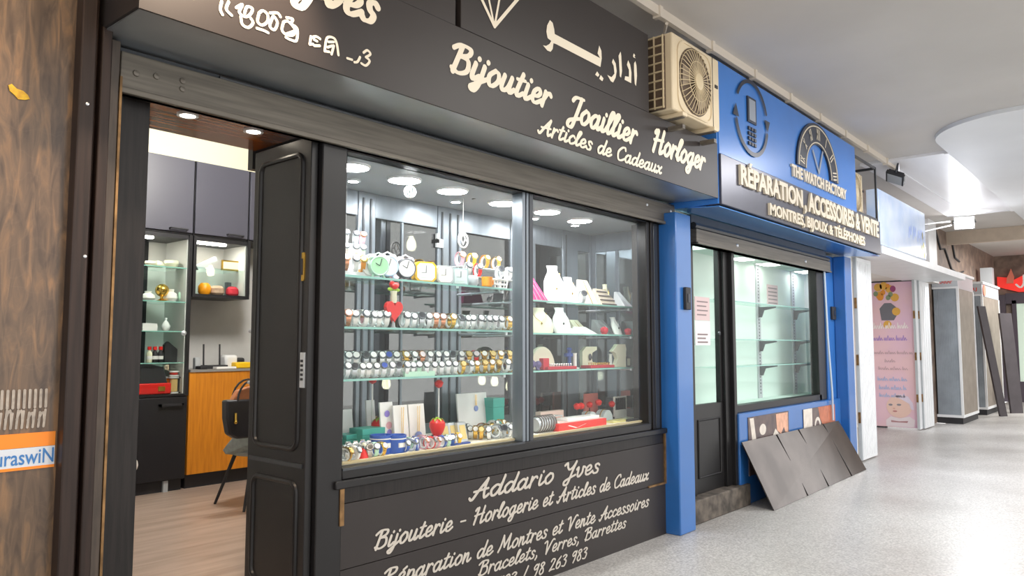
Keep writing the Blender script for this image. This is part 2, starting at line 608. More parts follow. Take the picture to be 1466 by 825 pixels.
# ------------------------------------------------------------------ brush-script stroke lettering
GL = {
    'a': (.50, [[(.37, .40), (.24, .5), (.07, .3), (.09, .05), (.2, .0), (.33, .2), (.40, .5)], [(.40, .5), (.35, .12), (.41, .0), (.55, .14)]]),
    'b': (.45, [[(.14, 1.0), (.06, .2), (.14, .0), (.3, .1), (.34, .35), (.24, .48), (.1, .3)]]),
    'c': (.40, [[(.36, .40), (.25, .5), (.07, .3), (.1, .05), (.22, .0), (.44, .15)]]),
    'd': (.52, [[(.38, .42), (.24, .5), (.07, .3), (.09, .05), (.2, .0), (.34, .2), (.42, .5)], [(.50, 1.0), (.38, .15), (.43, .0), (.57, .14)]]),
    'e': (.42, [[(.10, .22), (.26, .26), (.34, .40), (.25, .52), (.10, .36), (.09, .08), (.22, .0), (.43, .16)]]),
    'g': (.50, [[(.37, .42), (.24, .5), (.07, .3), (.09, .07), (.2, .02), (.33, .22), (.40, .5)], [(.40, .5), (.30, -.12), (.17, -.36), (.04, -.28), (.14, -.1), (.54, .14)]]),
    'h': (.46, [[(.16, 1.0), (.04, .0)], [(.07, .15), (.2, .46), (.3, .47), (.29, .2), (.34, .0), (.48, .14)]]),
    'i': (.28, [[(.13, .5), (.08, .1), (.14, .0), (.30, .14)], [(.20, .72), (.21, .745)]]),
    'j': (.27, [[(.14, .5), (.06, -.1), (-.07, -.36), (-.18, -.27), (.0, -.1), (.29, .14)], [(.21, .72), (.22, .745)]]),
    'l': (.27, [[(.0, .14), (.2, .6), (.28, .92), (.2, .98), (.12, .65), (.08, .12), (.14, .0), (.29, .14)]]),
    'm': (.60, [[(.09, .5), (.04, .0)], [(.06, .15), (.17, .45), (.25, .47), (.25, .3), (.21, .0)], [(.23, .15), (.36, .45), (.44, .46), (.44, .3), (.42, .08), (.48, .0), (.62, .14)]]),
    'n': (.44, [[(.09, .5), (.04, .0)], [(.06, .15), (.18, .45), (.28, .47), (.28, .3), (.26, .08), (.32, .0), (.46, .14)]]),
    'o': (.45, [[(.24, .52), (.07, .3), (.1, .04), (.22, .0), (.37, .2), (.36, .44), (.24, .52)]]),
    'p': (.44, [[(.11, .5), (.0, -.38)], [(.08, .2), (.2, .47), (.34, .44), (.35, .2), (.24, .02), (.1, .06)], [(.24, .02), (.46, .14)]]),
    'r': (.36, [[(.11, .5), (.05, .0)], [(.07, .2), (.17, .43), (.27, .5), (.33, .43)]]),
    's': (.37, [[(.33, .43), (.24, .52), (.13, .45), (.17, .30), (.28, .18), (.24, .02), (.1, .0), (.02, .09)]]),
    't': (.33, [[(.22, .85), (.1, .15), (.16, .0), (.33, .14)], [(.04, .56), (.34, .6)]]),
    'u': (.50, [[(.11, .5), (.06, .12), (.14, .0), (.28, .14), (.37, .5)], [(.37, .5), (.32, .1), (.38, .0), (.5, .14)]]),
    'v': (.42, [[(.03, .42), (.12, .5), (.1, .1), (.18, .0), (.32, .2), (.35, .5), (.46, .45)]]),
    'x': (.42, [[(.04, .44), (.12, .48), (.2, .25), (.27, .02), (.4, .1)], [(.37, .5), (.02, .0)]]),
    'A': (.70, [[(.0, .08), (.1, .0), (.3, .4), (.56, 1.0)], [(.56, 1.0), (.5, .4), (.53, .0), (.68, .12)], [(.12, .36), (.64, .42)]]),
    'B': (.62, [[(.24, .95), (.12, .0)], [(.0, .78), (.2, 1.0), (.5, .95), (.48, .68), (.2, .52)], [(.2, .52), (.5, .48), (.53, .15), (.3, .0), (.06, .1)]]),
    'C': (.58, [[(.56, .80), (.5, 1.0), (.3, .92), (.1, .5), (.14, .08), (.32, .0), (.6, .18)]]),
    'H': (.70, [[(.06, .82), (.14, .98), (.24, .95)], [(.24, .98), (.08, .0)], [(.58, 1.02), (.47, .1), (.53, .0), (.68, .12)], [(.05, .46), (.62, .54)]]),
    'J': (.50, [[(.08, .78), (.2, .98), (.54, 1.0)], [(.44, .98), (.32, .2), (.2, -.25), (.02, -.22), (.1, -.02), (.5, .14)]]),
    'M': (.80, [[(.0, .0), (.12, .3), (.22, 1.0)], [(.22, 1.0), (.34, .22)], [(.34, .22), (.64, 1.0)], [(.64, 1.0), (.59, .1), (.66, .0), (.78, .12)]]),
    'R': (.62, [[(.24, .95), (.12, .0)], [(.0, .78), (.2, 1.0), (.5, .95), (.48, .66), (.2, .5)], [(.24, .5), (.4, .2), (.5, .0), (.66, .12)]]),
    'V': (.60, [[(.0, .85), (.13, .98), (.2, .8), (.2, .0)], [(.2, .0), (.44, .6), (.6, 1.0), (.72, .94)]]),
    'Y': (.58, [[(.0, .85), (.12, .98), (.16, .7), (.26, .5), (.42, .65), (.54, 1.0)], [(.54, 1.0), (.4, .35), (.24, -.27), (.07, -.28), (.12, -.08), (.58, .14)]]),
    '-': (.50, [[(.10, .34), (.38, .34)]]),
    ',': (.26, [[(.12, .06), (.12, -.02), (.04, -.16)]]),
    '/': (.42, [[(.0, -.2), (.34, 1.05)]]),
    '0': (.44, [[(.24, .9), (.06, .55), (.08, .1), (.2, .0), (.36, .35), (.36, .8), (.24, .9)]]),
    '1': (.34, [[(.08, .7), (.24, .92)], [(.24, .92), (.14, .0)]]),
    '2': (.46, [[(.08, .72), (.2, .92), (.36, .75), (.2, .3), (.02, .02)], [(.02, .02), (.2, .06), (.4, .04)]]),
    '3': (.44, [[(.08, .8), (.22, .92), (.36, .76), (.2, .5)], [(.18, .5), (.36, .35), (.26, .02), (.06, .06)]]),
    '6': (.44, [[(.34, .9), (.12, .5), (.07, .12), (.2, .0), (.35, .2), (.28, .44), (.1, .3)]]),
    '8': (.44, [[(.22, .5), (.1, .75), (.24, .92), (.35, .75), (.22, .5), (.06, .22), (.16, .0), (.32, .12), (.3, .36), (.22, .5)]]),
    '9': (.44, [[(.34, .78), (.22, .92), (.08, .68), (.16, .48), (.34, .65), (.38, .88)], [(.38, .88), (.3, .3), (.18, .0)]]),
    ' ': (.34, []),
}


def smooth_curve(pts, per=6):
    if len(pts) < 3:
        (x0, y0), (x1, y1) = pts[0], pts[-1]
        return [(x0 + (x1 - x0) * t / 3, y0 + (y1 - y0) * t / 3) for t in range(4)]
    P = [pts[0]] + list(pts) + [pts[-1]]
    out = []
    for i in range(1, len(P) - 2):
        p0, p1, p2, p3 = P[i - 1], P[i], P[i + 1], P[i + 2]
        for k in range(per):
            t = k / per
            q = []
            for a in range(2):
                q.append(0.5 * (2 * p1[a] + (p2[a] - p0[a]) * t + (2 * p0[a] - 5 * p1[a] + 4 * p2[a] - p3[a]) * t * t + (3 * p1[a] - p0[a] - 3 * p2[a] + p3[a]) * t ** 3))
            out.append(tuple(q))
    out.append(pts[-1])
    return out


def brush(mb, pts, w, plane, per=6, contrast=0.35):
    """brush stroke along 2-D pts on plane(x, y) -> 3-D point; rounded ends, thicker on the down strokes (inked when the part is built)"""
    c = smooth_curve(pts, per)
    n = len(c)
    hw = []
    for i in range(n):
        p, q = c[max(i - 1, 0)], c[min(i + 1, n - 1)]
        d = math.hypot(q[0] - p[0], q[1] - p[1]) or 1e-6
        hw.append(w * 0.5 * (1 - contrast + contrast * 1.4 * abs(q[1] - p[1]) / d))
    mb.ink.append((c, hw, plane))


def flush_ink(mb):
    """outline of all strokes of one lettering together, as one clean flat mesh (marching squares on their distance field)"""
    if not mb.ink:
        return
    plane = mb.ink[0][2]
    cell = max(min(min(h) for _, h, _ in mb.ink) / 2.2, 0.0012)
    xs = [p[0] for c, _, _ in mb.ink for p in c]
    ys = [p[1] for c, _, _ in mb.ink for p in c]
    pad = max(max(h) for _, h, _ in mb.ink) + 2 * cell
    x0, y0 = min(xs) - pad, min(ys) - pad
    nx, ny = int((max(xs) + pad - x0) / cell) + 2, int((max(ys) + pad - y0) / cell) + 2
    F = np.full((ny, nx), -1.0)
    for c, hw, _ in mb.ink:
        for i in range(len(c) - 1):
            (ax, ay), (bx, by) = c[i], c[i + 1]
            m = max(hw[i], hw[i + 1]) + 2 * cell
            i0, i1 = max(int((min(ax, bx) - m - x0) / cell), 0), min(int((max(ax, bx) + m - x0) / cell) + 2, nx)
            j0, j1 = max(int((min(ay, by) - m - y0) / cell), 0), min(int((max(ay, by) + m - y0) / cell) + 2, ny)
            gx = x0 + np.arange(i0, i1)[None, :] * cell
            gy = y0 + np.arange(j0, j1)[:, None] * cell
            L2 = (bx - ax) ** 2 + (by - ay) ** 2 or 1e-12
            t = np.clip(((gx - ax) * (bx - ax) + (gy - ay) * (by - ay)) / L2, 0, 1)
            d = hw[i] + (hw[i + 1] - hw[i]) * t - np.hypot(gx - ax - t * (bx - ax), gy - ay - t * (by - ay))
            F[j0:j1, i0:i1] = np.maximum(F[j0:j1, i0:i1], d)
    I = F > 0
    cnt = I[:-1, :-1].astype(int) + I[:-1, 1:] + I[1:, 1:] + I[1:, :-1]
    vid, vs, fs = {}, [], []

    def vert(key, x, y):
        if key not in vid:
            vid[key] = len(vs)
            vs.append(plane(x, y))
        return vid[key]

    def corner(i, j):
        return vert((i, j), x0 + i * cell, y0 + j * cell)

    def cross(i, j, i2, j2):
        f0, f1 = F[j, i], F[j2, i2]
        t = f0 / (f0 - f1) if f1 > -0.99 and f0 > -0.99 else (0.5 if f1 > -0.99 else 0.2)
        t = min(max(t, 0.02), 0.98)
        k = (min(i, i2), min(j, j2), 'h' if j == j2 else 'v')
        return vert(k, x0 + (i + (i2 - i) * t) * cell, y0 + (j + (j2 - j) * t) * cell)
    for j in range(ny - 1):
        row = cnt[j]
        nz = np.nonzero(row)[0]
        run = None
        for i in nz:
            if row[i] == 4:
                fs.append((corner(i, j), corner(i + 1, j), corner(i + 1, j + 1), corner(i, j + 1)))
                continue
            cs = [(i, j), (i + 1, j), (i + 1, j + 1), (i, j + 1)]
            poly = []
            for k in range(4):
                a, b = cs[k], cs[(k + 1) % 4]
                if I[a[1], a[0]]:
                    poly.append(corner(*a))
                if I[a[1], a[0]] != I[b[1], b[0]]:
                    poly.append(cross(*a, *b) if I[a[1], a[0]] else cross(*b, *a))
            if len(poly) >= 3:
                fs.append(tuple(poly))
    mb.ink = []
    mb.add(vs, fs)


def script_text(mb, text, x0, x1, z0, cap, y, w=0.14, slant=0.30):
    """brush-script line on the plane Y = y from x0 to x1, baseline z0, cap height cap (reads towards +X seen from -Y)"""
    acc = {'é': 'e', 'É': 'E'}
    adv = 0
    pl = []
    for ch in text:
        g = GL[acc.get(ch, ch)]
        pl.append((adv, ch, g))
        adv += g[0]
    sx = (x1 - x0) / adv

    def plane(px, py):
        return (px, y, py)
    for off, ch, g in pl:
        strokes = list(g[1])
        if ch in acc:
            strokes = strokes + [[(.24, .64), (.38, .8)]]
        for st in strokes:
            pts = [(x0 + (off + p[0]) * sx + p[1] * slant * cap, z0 + (p[1] * 1.12 if p[1] <= .53 else .594 + (p[1] - .53) * .86) * cap) for p in st]
            brush(mb, pts, w * cap, plane)
    return mb


def font_text(text, x0, x1, z0, z1, y, depth=0.02, bold=0.012):
    """block capitals on the plane Y = y as a mesh builder, fitted into the box x0..x1, z0..z1"""
    cu = bpy.data.curves.new('lettering_source', 'FONT')
    cu.body = text
    cu.offset = bold
    cu.extrude = 0.0
    cu.resolution_u = 3
    o = bpy.data.objects.new('lettering_source', cu)
    COL.objects.link(o)
    dg = bpy.context.evaluated_depsgraph_get()
    ev = o.evaluated_get(dg)
    me = ev.to_mesh()
    vs = [tuple(v.co) for v in me.vertices]
    fs = [tuple(p.vertices) for p in me.polygons]
    ev.to_mesh_clear()
    bpy.data.objects.remove(o)
    bpy.data.curves.remove(cu)
    ax, bx = min(v[0] for v in vs), max(v[0] for v in vs)
    ay, by = min(v[1] for v in vs), max(v[1] for v in vs)
    n = len(vs)
    f = [(x0 + (v[0] - ax) / (bx - ax) * (x1 - x0), y, z0 + (v[1] - ay) / (by - ay) * (z1 - z0)) for v in vs]
    mb = MB()
    if depth <= 0:
        return mb.add(f, fs)
    back = [(a, b + depth, c) for a, b, c in f]
    cnt = {}
    for p in fs:
        for i in range(len(p)):
            a, b = p[i], p[(i + 1) % len(p)]
            cnt[(a, b)] = cnt.get((a, b), 0) + 1
    side = [(a, b, b + n, a + n) for (a, b) in cnt if (b, a) not in cnt]
    return mb.add(f + back, fs + side)


# ================================================================== THE SETTING
struct(box(-7, 31, -8, 3.35, -0.12, 0).build('floor', FLOOR), 'pale grey terrazzo floor of the arcade')
struct(box(10.4, 16.7, 3.35, 4.5, -0.12, 0).build('floor_far_shop', FLOOR), 'terrazzo floor inside the white shop')
struct(box(-2.5, 31, -1.6, 3.7, 4.0, 4.15).build('ceiling', CEIL), 'pale plaster ceiling of the arcade')
# glossy white ceiling field with raised rims, and the round ceiling step beside it
mb = box(10.8, 16.2, 2.03, 3.06, 3.975, 4.0)
struct(mb.build('ceiling_panel', CEILL), 'glossy white ceiling field around the floodlights')
mb = MB()
mb.box(10.78, 16.22, 1.99, 2.04, 3.955, 4.0).box(10.78, 10.82, 2.04, 3.06, 3.965, 4.0).box(16.18, 16.23, 2.04, 3.06, 3.965, 4.0).box(10.8, 16.2, 2.72, 2.745, 3.962, 3.976)
struct(mb.build('ceiling_trim', CEILL), 'white rim of the glossy ceiling field')
cst = [(10.16 + 0.91 * math.cos(R(180 - 6 * k)), 1.08 + 0.91 * math.sin(R(180 - 6 * k))) for k in range(16)] + [(19.0, 1.99), (19.0, -1.6), (9.25, -1.6)]
struct(MB().prism(cst, (0, 0, 3.955), (1, 0, 0), (0, 1, 0), (0, 0, 0.045)).build('ceiling_step', CEILS), 'lowered white part of the ceiling with a rounded corner')
mb = MB().box(3.3, 11.2, 2.70, 2.74, 3.93, 4.0)
for i in range(9):
    mb.box(3.9 + i * 0.85, 3.94 + i * 0.85, 2.685, 2.75, 3.915, 4.0)
mb.tube([(4.9, 2.72, 3.92), (5.3, 3.0, 3.93), (5.35, 3.18, 3.93)], 0.012)
struct(mb.build('trim_1', mat('duct_plastic', '#d8cfc2', 0.5)), 'cable duct along the ceiling above the shop signs')
# upper facade behind the signs
struct(box(0.9, 11.0, 3.2, 3.34, 2.68, 4.0).build('wall_front', PLASTW), 'plaster wall behind the shop signs')
# polished brown stone at the near end
struct(box(-2.2, 1.0, 3.05, 3.7, 0, 4.0).build('wall_left', STONE), 'polished brown stone wall at the near end of the shops')

# ---- joinery of the black shop
mb = MB()
mb.box(1.0, 1.055, 2.99, 3.3, 0, 2.98).box(1.055, 1.075, 3.03, 3.3, 0, 2.98).box(1.075, 1.115, 3.0, 3.3, 0, 2.72)
struct(mb.build('trim_2', BROWNB, bev=0.006), 'dark brown timber jamb beside the stone wall')
struct(box(1.115, 1.165, 3.055, 3.3, 0, 2.70).build('trim_3', GREYSTRIP, bev=0.004), 'worn grey strip of the door jamb')
struct(box(1.165, 1.174, 3.05, 3.2, 0, 2.56).build('trim_4', BRASSD), 'thin brass edge of the door jamb')
struct(box(1.174, 1.215, 3.14, 3.3, 0, 2.56).build('trim_5', mat('shadow_gap_black', '#0d0c0d', 0.6)), 'black recess of the shutter guide')
mb = box(1.215, 1.335, 3.17, 3.3, 0, 2.60)
mb.box(1.335, 1.341, 3.20, 3.3, 0, 2.60)
struct(mb.build('trim_6', BLACKW, bev=0.004), 'black timber post at the shop doorway')
# window bay of the black shop
mb = MB()
mb.box(2.15, 2.30, 3.11, 3.26, 0, 2.60)            # post by the doorway
mb.box(2.30, 5.25, 3.11, 3.20, 0.84, 0.895)         # sill
mb.box(2.30, 5.25, 3.13, 3.22, 2.50, 2.60)          # head
mb.box(5.25, 5.30, 3.13, 3.22, 0.84, 2.60)
win1 = struct(mb.build('window_1', BLACK, bev=0.006), 'black framed display window of the jewellery shop')


def child(mb, name, m, parent, label=None, bev=0.0, smooth=35, kind=None):
    o = mb.build(name, m, parent, bev, smooth)
    if label:
        o['label'] = label
    if kind:
        o['kind'] = kind
    return o


child(box(2.30, 3.71, 3.165, 3.171, 0.89, 2.51), 'pane', GLASS, win1)
child(box(3.80, 5.25, 3.165, 3.171, 0.89, 2.51), 'pane', GLASS, win1)
mb = box(3.705, 3.735, 3.13, 3.22, 0.89, 2.52).box(3.74, 3.765, 3.125, 3.21, 0.89, 2.52)
child(mb, 'mullion', STEELG, win1, 'grey aluminium mullion', 0.003)
child(box(3.765, 3.80, 3.12, 3.22, 0.89, 2.52), 'mullion', STEELD, win1)  # darker metal on this half paints the mullion's unlit side
child(box(2.30, 3.70, 3.105, 3.112, 0.885, 0.897), 'sill_edge', STEELD, win1)
# small ledge under the window, the stacked boards carry the lettering (sign further down)
struct(box(2.25, 5.52, 3.09, 3.2, 0.80, 0.84).build('trim_7', BLACK, bev=0.006), 'black ledge under the display window')
struct(box(2.18, 5.62, 3.14, 3.25, 0, 0.80).build('wall_base', BLACKW), 'black timber wall under the display window')
mb = MB()
mb.box(5.30, 5.34, 3.12, 3.3, 0.84, 2.58).box(5.34, 5.36, 3.145, 3.3, 0.84, 2.58).box(5.43, 5.66, 3.14, 3.3, 0, 2.60).box(5.34, 5.43, 3.15, 3.3, 0, 0.84)
struct(mb.build('trim_8', BLACKW, bev=0.004), 'black timber posts between the display window and the blue pillar')
struct(box(5.365, 5.425, 3.13, 3.3, 0.84, 2.58).build('trim_9', STEELD, bev=0.004), 'dark metal strip beside the display window')

# ---- shop room behind the doorway
struct(box(0.6, 5.6, 3.2, 7.45, 0.08, 0.2).build('floor_shop', FLOORIN), 'beige laminate floor inside the jewellery shop')
struct(box(1.15, 2.3, 3.06, 3.2, 0.0, 0.2).build('door_step', FLOORIN, bev=0.005), 'beige sill of the shop doorway')
struct(box(0.6, 5.6, 3.9, 7.45, 3.62, 3.75).build('ceiling_shop', PLASTW), 'white ceiling inside the jewellery shop')
struct(box(0.6, 5.6, 7.3, 7.45, 0.2, 3.62).build('wall_back', WALLG), 'pale grey back wall of the jewellery shop')
struct(box(0.6, 5.6, 7.28, 7.3, 3.2, 3.62).build('wall_frieze', CREAMW), 'cream strip of wall above the cabinets')
struct(box(0.55, 0.65, 3.3, 7.45, 0.1, 3.62).build('wall_shop_left', WALLG), 'side wall of the jewellery shop by the doorway')
struct(box(5.595, 5.62, 3.3, 7.45, 0.1, 3.62).build('wall_shop_right', CREAMW), 'cream wall between the two shops')
# mahogany soffit over the doorway with its black fascia behind the window post
struct(box(1.2, 2.24, 3.26, 3.9, 2.62, 2.68).build('ceiling_entrance', MAHOG), 'glossy mahogany soffit inside the doorway')
struct(box(0.65, 2.24, 3.9, 3.93, 2.65, 3.62).box(2.24, 5.5, 3.93, 3.98, 2.52, 3.62).build('wall_lintel', BLACK), 'black panel above the display case and doorway')

# door leaf folded back against the side of the display case
mb = box(2.105, 2.145, 3.14, 3.665, 0.21, 2.54)
door1 = struct(mb.build('door_1', BLACK, bev=0.004), 'black panelled shop door folded back against the display case')


def moulding(z0, z1, y0, y1, x, r, rad):
    """raised rounded-corner moulding on the plane X = x"""
    pts = []
    for cy, cz, a0 in ((y1 - rad, z1 - rad, 0), (y0 + rad, z1 - rad, 90), (y0 + rad, z0 + rad, 180), (y1 - rad, z0 + rad, 270)):
        for k in range(6):
            a = R(a0 + k * 18)
            pts.append((x, cy + math.cos(a) * rad, cz + math.sin(a) * rad))
    return MB().tube(pts, r, 8, closed=True)


child(moulding(1.0, 2.46, 3.21, 3.60, 2.105, 0.014, 0.05), 'moulding', BLACK, door1)
child(moulding(0.33, 0.84, 3.21, 3.60, 2.105, 0.014, 0.05), 'moulding', BLACK, door1)
child(box(2.097, 2.106, 3.16, 3.64, 0.915, 0.935), 'rail_bead', STEELD, door1)
pl = child(MB().prism([(-.011, -.07), (.011, -.07), (.016, -.055), (.016, .055), (.011, .07), (-.011, .07), (-.016, .055), (-.016, -.055)], (2.105, 3.19, 1.89), (0, 1, 0), (0, 0, 1), (-0.006, 0, 0)), 'finger_pull', BRASS, door1, 'brass finger pull')
child(box(2.096, 2.1, 3.185, 3.195, 1.85, 1.93), 'slot', INK, pl)
lk = child(box(2.097, 2.106, 3.155, 3.19, 1.30, 1.47), 'lock_plate', SILVERM, door1, 'steel lock plate')
for k in range(5):
    child(box(2.094, 2.0975, 3.163, 3.182, 1.335 + k * 0.022, 1.347 + k * 0.022), 'bolt_hole', INK, lk)

# ---- blue shop: pillars, soffit, joinery, room
mb = box(5.47, 5.73, 2.985, 3.3, 0, 2.60)
struct(mb.build('pillar_1', BLUE, bev=0.01), 'blue painted pillar between the two shops')
struct(box(9.45, 10.03, 3.13, 3.3, 0, 2.62).build('pillar_2', BLUE, bev=0.008), 'blue pier beyond the empty shop window')
struct(box(9.74, 10.0, 2.985, 3.13, 0, 2.62).build('pillar_3', BLUE, bev=0.01), 'blue pillar at the far end of the blue shop')
mb = MB().hexa([(5.68, 2.70, 2.635), (10.2, 2.70, 2.635), (10.2, 3.15, 2.67), (5.68, 3.15, 2.67)], [(5.68, 2.70, 2.645), (10.2, 2.70, 2.645), (10.2, 3.15, 2.68), (5.68, 3.15, 2.68)])
struct(mb.build('trim_10', BLUESOF, bev=0.004), 'glossy blue soffit under the repair shop sign')
mb = MB()
mb.box(6.02, 6.08, 3.15, 3.25, 0.2, 2.45).box(6.68, 6.83, 3.15, 3.25, 0.2, 2.45).box(6.78, 6.84, 3.11, 3.2, 0.2, 2.45)
mb.box(6.83, 9.27, 3.15, 3.25, 0.86, 0.93).box(9.2, 9.45, 3.15, 3.25, 0.86, 2.45).box(6.08, 9.3, 3.16, 3.25, 2.42, 2.62)
mb.box(5.72, 6.03, 3.16, 3.26, 0, 2.62)
win2 = struct(mb.build('window_2', BLACK, bev=0.005), 'black framed window and door frame of the blue shop')
child(box(6.84, 9.2, 3.19, 3.196, 0.93, 2.43), 'pane', GLASS, win2)
# lower door half and glass
mb = box(6.08, 6.68, 3.18, 3.23, 0.2, 0.98).box(6.08, 6.12, 3.18, 3.23, 0.98, 2.42).box(6.64, 6.68, 3.18, 3.23, 0.98, 2.42)
door2 = struct(mb.build('door_2', BLACK, bev=0.004), 'black half-glazed door of the blue shop')
child(box(6.12, 6.64, 3.20, 3.206, 0.98, 2.42), 'pane', GLASS, door2)
mb = MB()
pts = [(6.17, 3.178, 0.34), (6.6, 3.178, 0.34), (6.6, 3.178, 0.84), (6.17, 3.178, 0.84)]
child(MB().tube(pts, 0.012, 6, closed=True), 'moulding', BLACK, door2)
child(MB().lathe([(0.02, 0), (0.02, 0.012), (0.0, 0.02)], (6.62, 3.18, 1.62), 12, (0, -1, 0)), 'lock_knob', STEELD, door2)
struct(box(5.73, 6.98, 3.06, 3.3, 0, 0.2).build('door_step', CONC, bev=0.01), 'worn concrete step before the blue shop door')
# low blue wall under the window
struct(box(6.83, 9.9, 3.09, 3.3, 0, 0.86).build('wall_low', BLUE, bev=0.008), 'low blue wall under the empty shop window')
# room
struct(box(5.62, 10.15, 3.3, 4.25, 0.1, 0.2).build('floor_blue_shop', PALEG), 'floor inside the empty shop')
struct(box(6.84, 10.15, 3.26, 3.62, 0.8, 0.9).build('window_ledge', PALEG), 'pale ledge inside the empty shop window')
struct(box(6.74, 10.2, 3.62, 3.68, 0.2, 2.48).build('wall_display', PALEG), 'pale green back panel of the empty shop window')
struct(box(6.83, 10.15, 3.26, 3.62, 2.46, 2.5).build('ceiling_display', PALEG), 'pale ceiling of the empty shop window')
struct(box(5.62, 10.2, 4.2, 4.3, 0.1, 2.75).build('wall_blue_back', PALEG), 'pale green back wall of the empty shop')
struct(box(5.62, 5.7, 3.3, 4.2, 0.1, 2.75).build('wall_blue_side', PALEG), 'pale side wall of the empty shop')
struct(box(10.15, 10.22, 3.3, 4.2, 0.1, 2.75).build('wall_blue_end', PALEG), 'pale end wall of the empty shop')
struct(box(5.62, 10.2, 3.3, 4.3, 2.66, 2.75).build('ceiling_blue_shop', PALEG), 'pale ceiling of the empty shop')

# ---- far shops
struct(box(10.5, 26.0, 3.55, 3.7, 2.75, 4.0).build('wall_upper', BROWNST), 'brown stone cladding above the far shops')
struct(box(10.1, 10.4, 3.1, 3.7, 0, 2.7).build('pillar_4', WHITEP), 'white pillar beside the blue shop')
struct(box(10.4, 15.7, 2.72, 3.62, 2.70, 2.80).build('trim_11', WHITEP), 'white lintel over the white shop')
struct(box(10.4, 16.5, 4.4, 4.5, 0, 2.75).build('wall_far_shop', PLASTW), 'white wall inside the far shop')
struct(box(10.4, 16.5, 3.3, 4.5, 2.72, 2.78).build('ceiling_far_shop', PLASTW), 'white ceiling inside the far shop')
struct(box(15.75, 26, 3.5, 3.62, 0, 2.8).build('wall_far', BROWNST), 'brown stone wall behind the grey kiosks')
struct(box(24.6, 24.8, -2.0, 3.6, 0, 4.0).build('wall_end', BROWNST), 'end wall of the arcade')
struct(box(18.6, 18.75, -1.5, 3.6, 3.72, 4.0).build('ceiling_beam', mat('tan_plaster', '#c2b3a2', 0.7, var=0.05)), 'tan beam crossing the arcade ceiling')


# ================================================================== SIGNS OF THE BLACK SHOP
YF = 2.69
sg = empty('shop_sign', (3.35, 2.9, 2.70), 'long black fascia sign with cream script lettering above the jewellery window', 'sign')
child(MB().hexa([(1.08, YF, 2.697), (5.645, YF, 2.697), (5.645, YF + .011, 2.697), (1.08, YF + .011, 2.697)], [(1.08, YF, 3.15), (5.645, YF, 3.15), (5.645, YF + .011, 3.15), (1.08, YF + .011, 3.15)]).hexa([(1.08, YF + .011, 2.705), (5.645, YF + .011, 2.705), (5.645, 3.18, 2.72), (1.08, 3.18, 2.72)], [(1.08, YF + .011, 3.15), (5.645, YF + .011, 3.15), (5.645, 3.18, 3.15), (1.08, 3.18, 3.15)]), 'sign_box', SIGNB, sg)
child(MB().hexa([(1.09, YF + .012, 2.698), (5.64, YF + .012, 2.698), (5.64, 3.16, 2.712), (1.09, 3.16, 2.712)], [(1.09, YF + .012, 2.704), (5.64, YF + .012, 2.704), (5.64, 3.16, 2.718), (1.09, 3.16, 2.718)]), 'soffit', SOFFIT, sg, 'glossy black underside')
yl = YF - 0.003
mb = MB()
script_text(mb, 'Yves', 1.70, 2.13, 2.985, 0.17, yl, 0.19)
child(mb, 'lettering', LETTER, sg, smooth=0)
mb = MB()
script_text(mb, 'Bijoutier', 2.60, 3.43, 2.905, 0.155, yl, 0.19)
script_text(mb, 'Joaillier', 3.61, 4.39, 2.885, 0.155, yl, 0.19)
script_text(mb, 'Horloger', 4.60, 5.40, 2.885, 0.165, yl, 0.19)
child(mb, 'lettering', LETTER, sg, smooth=0)
mb = MB()
script_text(mb, 'Articles de Cadeaux', 3.32, 4.73, 2.735, 0.095, yl, 0.19)
child(mb, 'lettering', LETTER, sg, smooth=0)


def trace(mb, pts, w, y, per=6, contrast=0.2):
    """brush strokes whose pixel paths lie on the real plane Y = y"""
    q = [onY(a, b, y) for a, b in pts]
    brush(mb, [(p.x, p.z) for p in q], w, lambda u, v: (u, y, v), per, contrast)


def cut(mb, pts, y):
    mb.poly([onY(a, b, y) for a, b in pts])


# the half-removed old letters near the doorway: pale rings and stubs
mb = MB()
S3 = 320 / 1466.0


def z3(pts):
    return [(240 + a * S3, b * S3) for a, b in pts]


for st in ([(355, 10), (345, 60), (360, 95)], [(400, 12), (385, 60), (420, 100)], [(450, 50), (490, 30), (470, 80), (510, 110), (545, 90), (555, 55), (520, 45), (505, 85)],
           [(480, 110), (490, 160), (530, 180), (560, 150), (545, 120)], [(600, 85), (590, 140), (620, 165), (655, 140), (655, 95), (625, 70), (600, 85)],
           [(585, 185), (630, 200), (660, 215)], [(690, 110), (670, 170), (700, 195), (720, 150), (700, 110), (690, 110)], [(672, 85), (720, 85), (740, 110)],
           [(760, 145), (750, 195), (775, 225), (820, 230), (835, 195), (790, 140), (760, 145)], [(775, 245), (810, 262), (845, 265), (850, 190), (815, 160)], [(780, 115), (820, 125), (810, 150)], [(775, 225), (830, 205)],
           [(940, 240), (932, 290)], [(932, 290), (955, 290)], [(945, 245), (975, 240), (1000, 255)], [(960, 260), (980, 270)], [(962, 300), (998, 300)],
           [(1030, 335), (1045, 250), (1090, 250), (1110, 290), (1120, 360)], [(1030, 335), (1060, 340)], [(1055, 275), (1090, 275)], [(1050, 310), (1080, 300)], [(1090, 300), (1075, 355)],
           [(1178, 382), (1210, 392)], [(1225, 408), (1245, 405), (1262, 375)],
           [(1285, 345), (1310, 330), (1330, 355), (1300, 375)], [(1300, 375), (1325, 400), (1300, 430), (1270, 415)]):
    trace(mb, z3(st), 0.012, yl, 5, 0.1)
child(mb, 'worn_lettering', LETTER, sg, 'half-scraped old cream letters', smooth=0)

up = empty('upper_sign', (3.63, 2.75, 3.16), 'black upper sign panel with a cream diamond and Arabic word', 'sign')
child(box(2.69, 4.575, YF, 2.80, 3.153, 3.72), 'sign_panel', SIGNB, up, bev=0.003)
SA = 260 / 1430.0


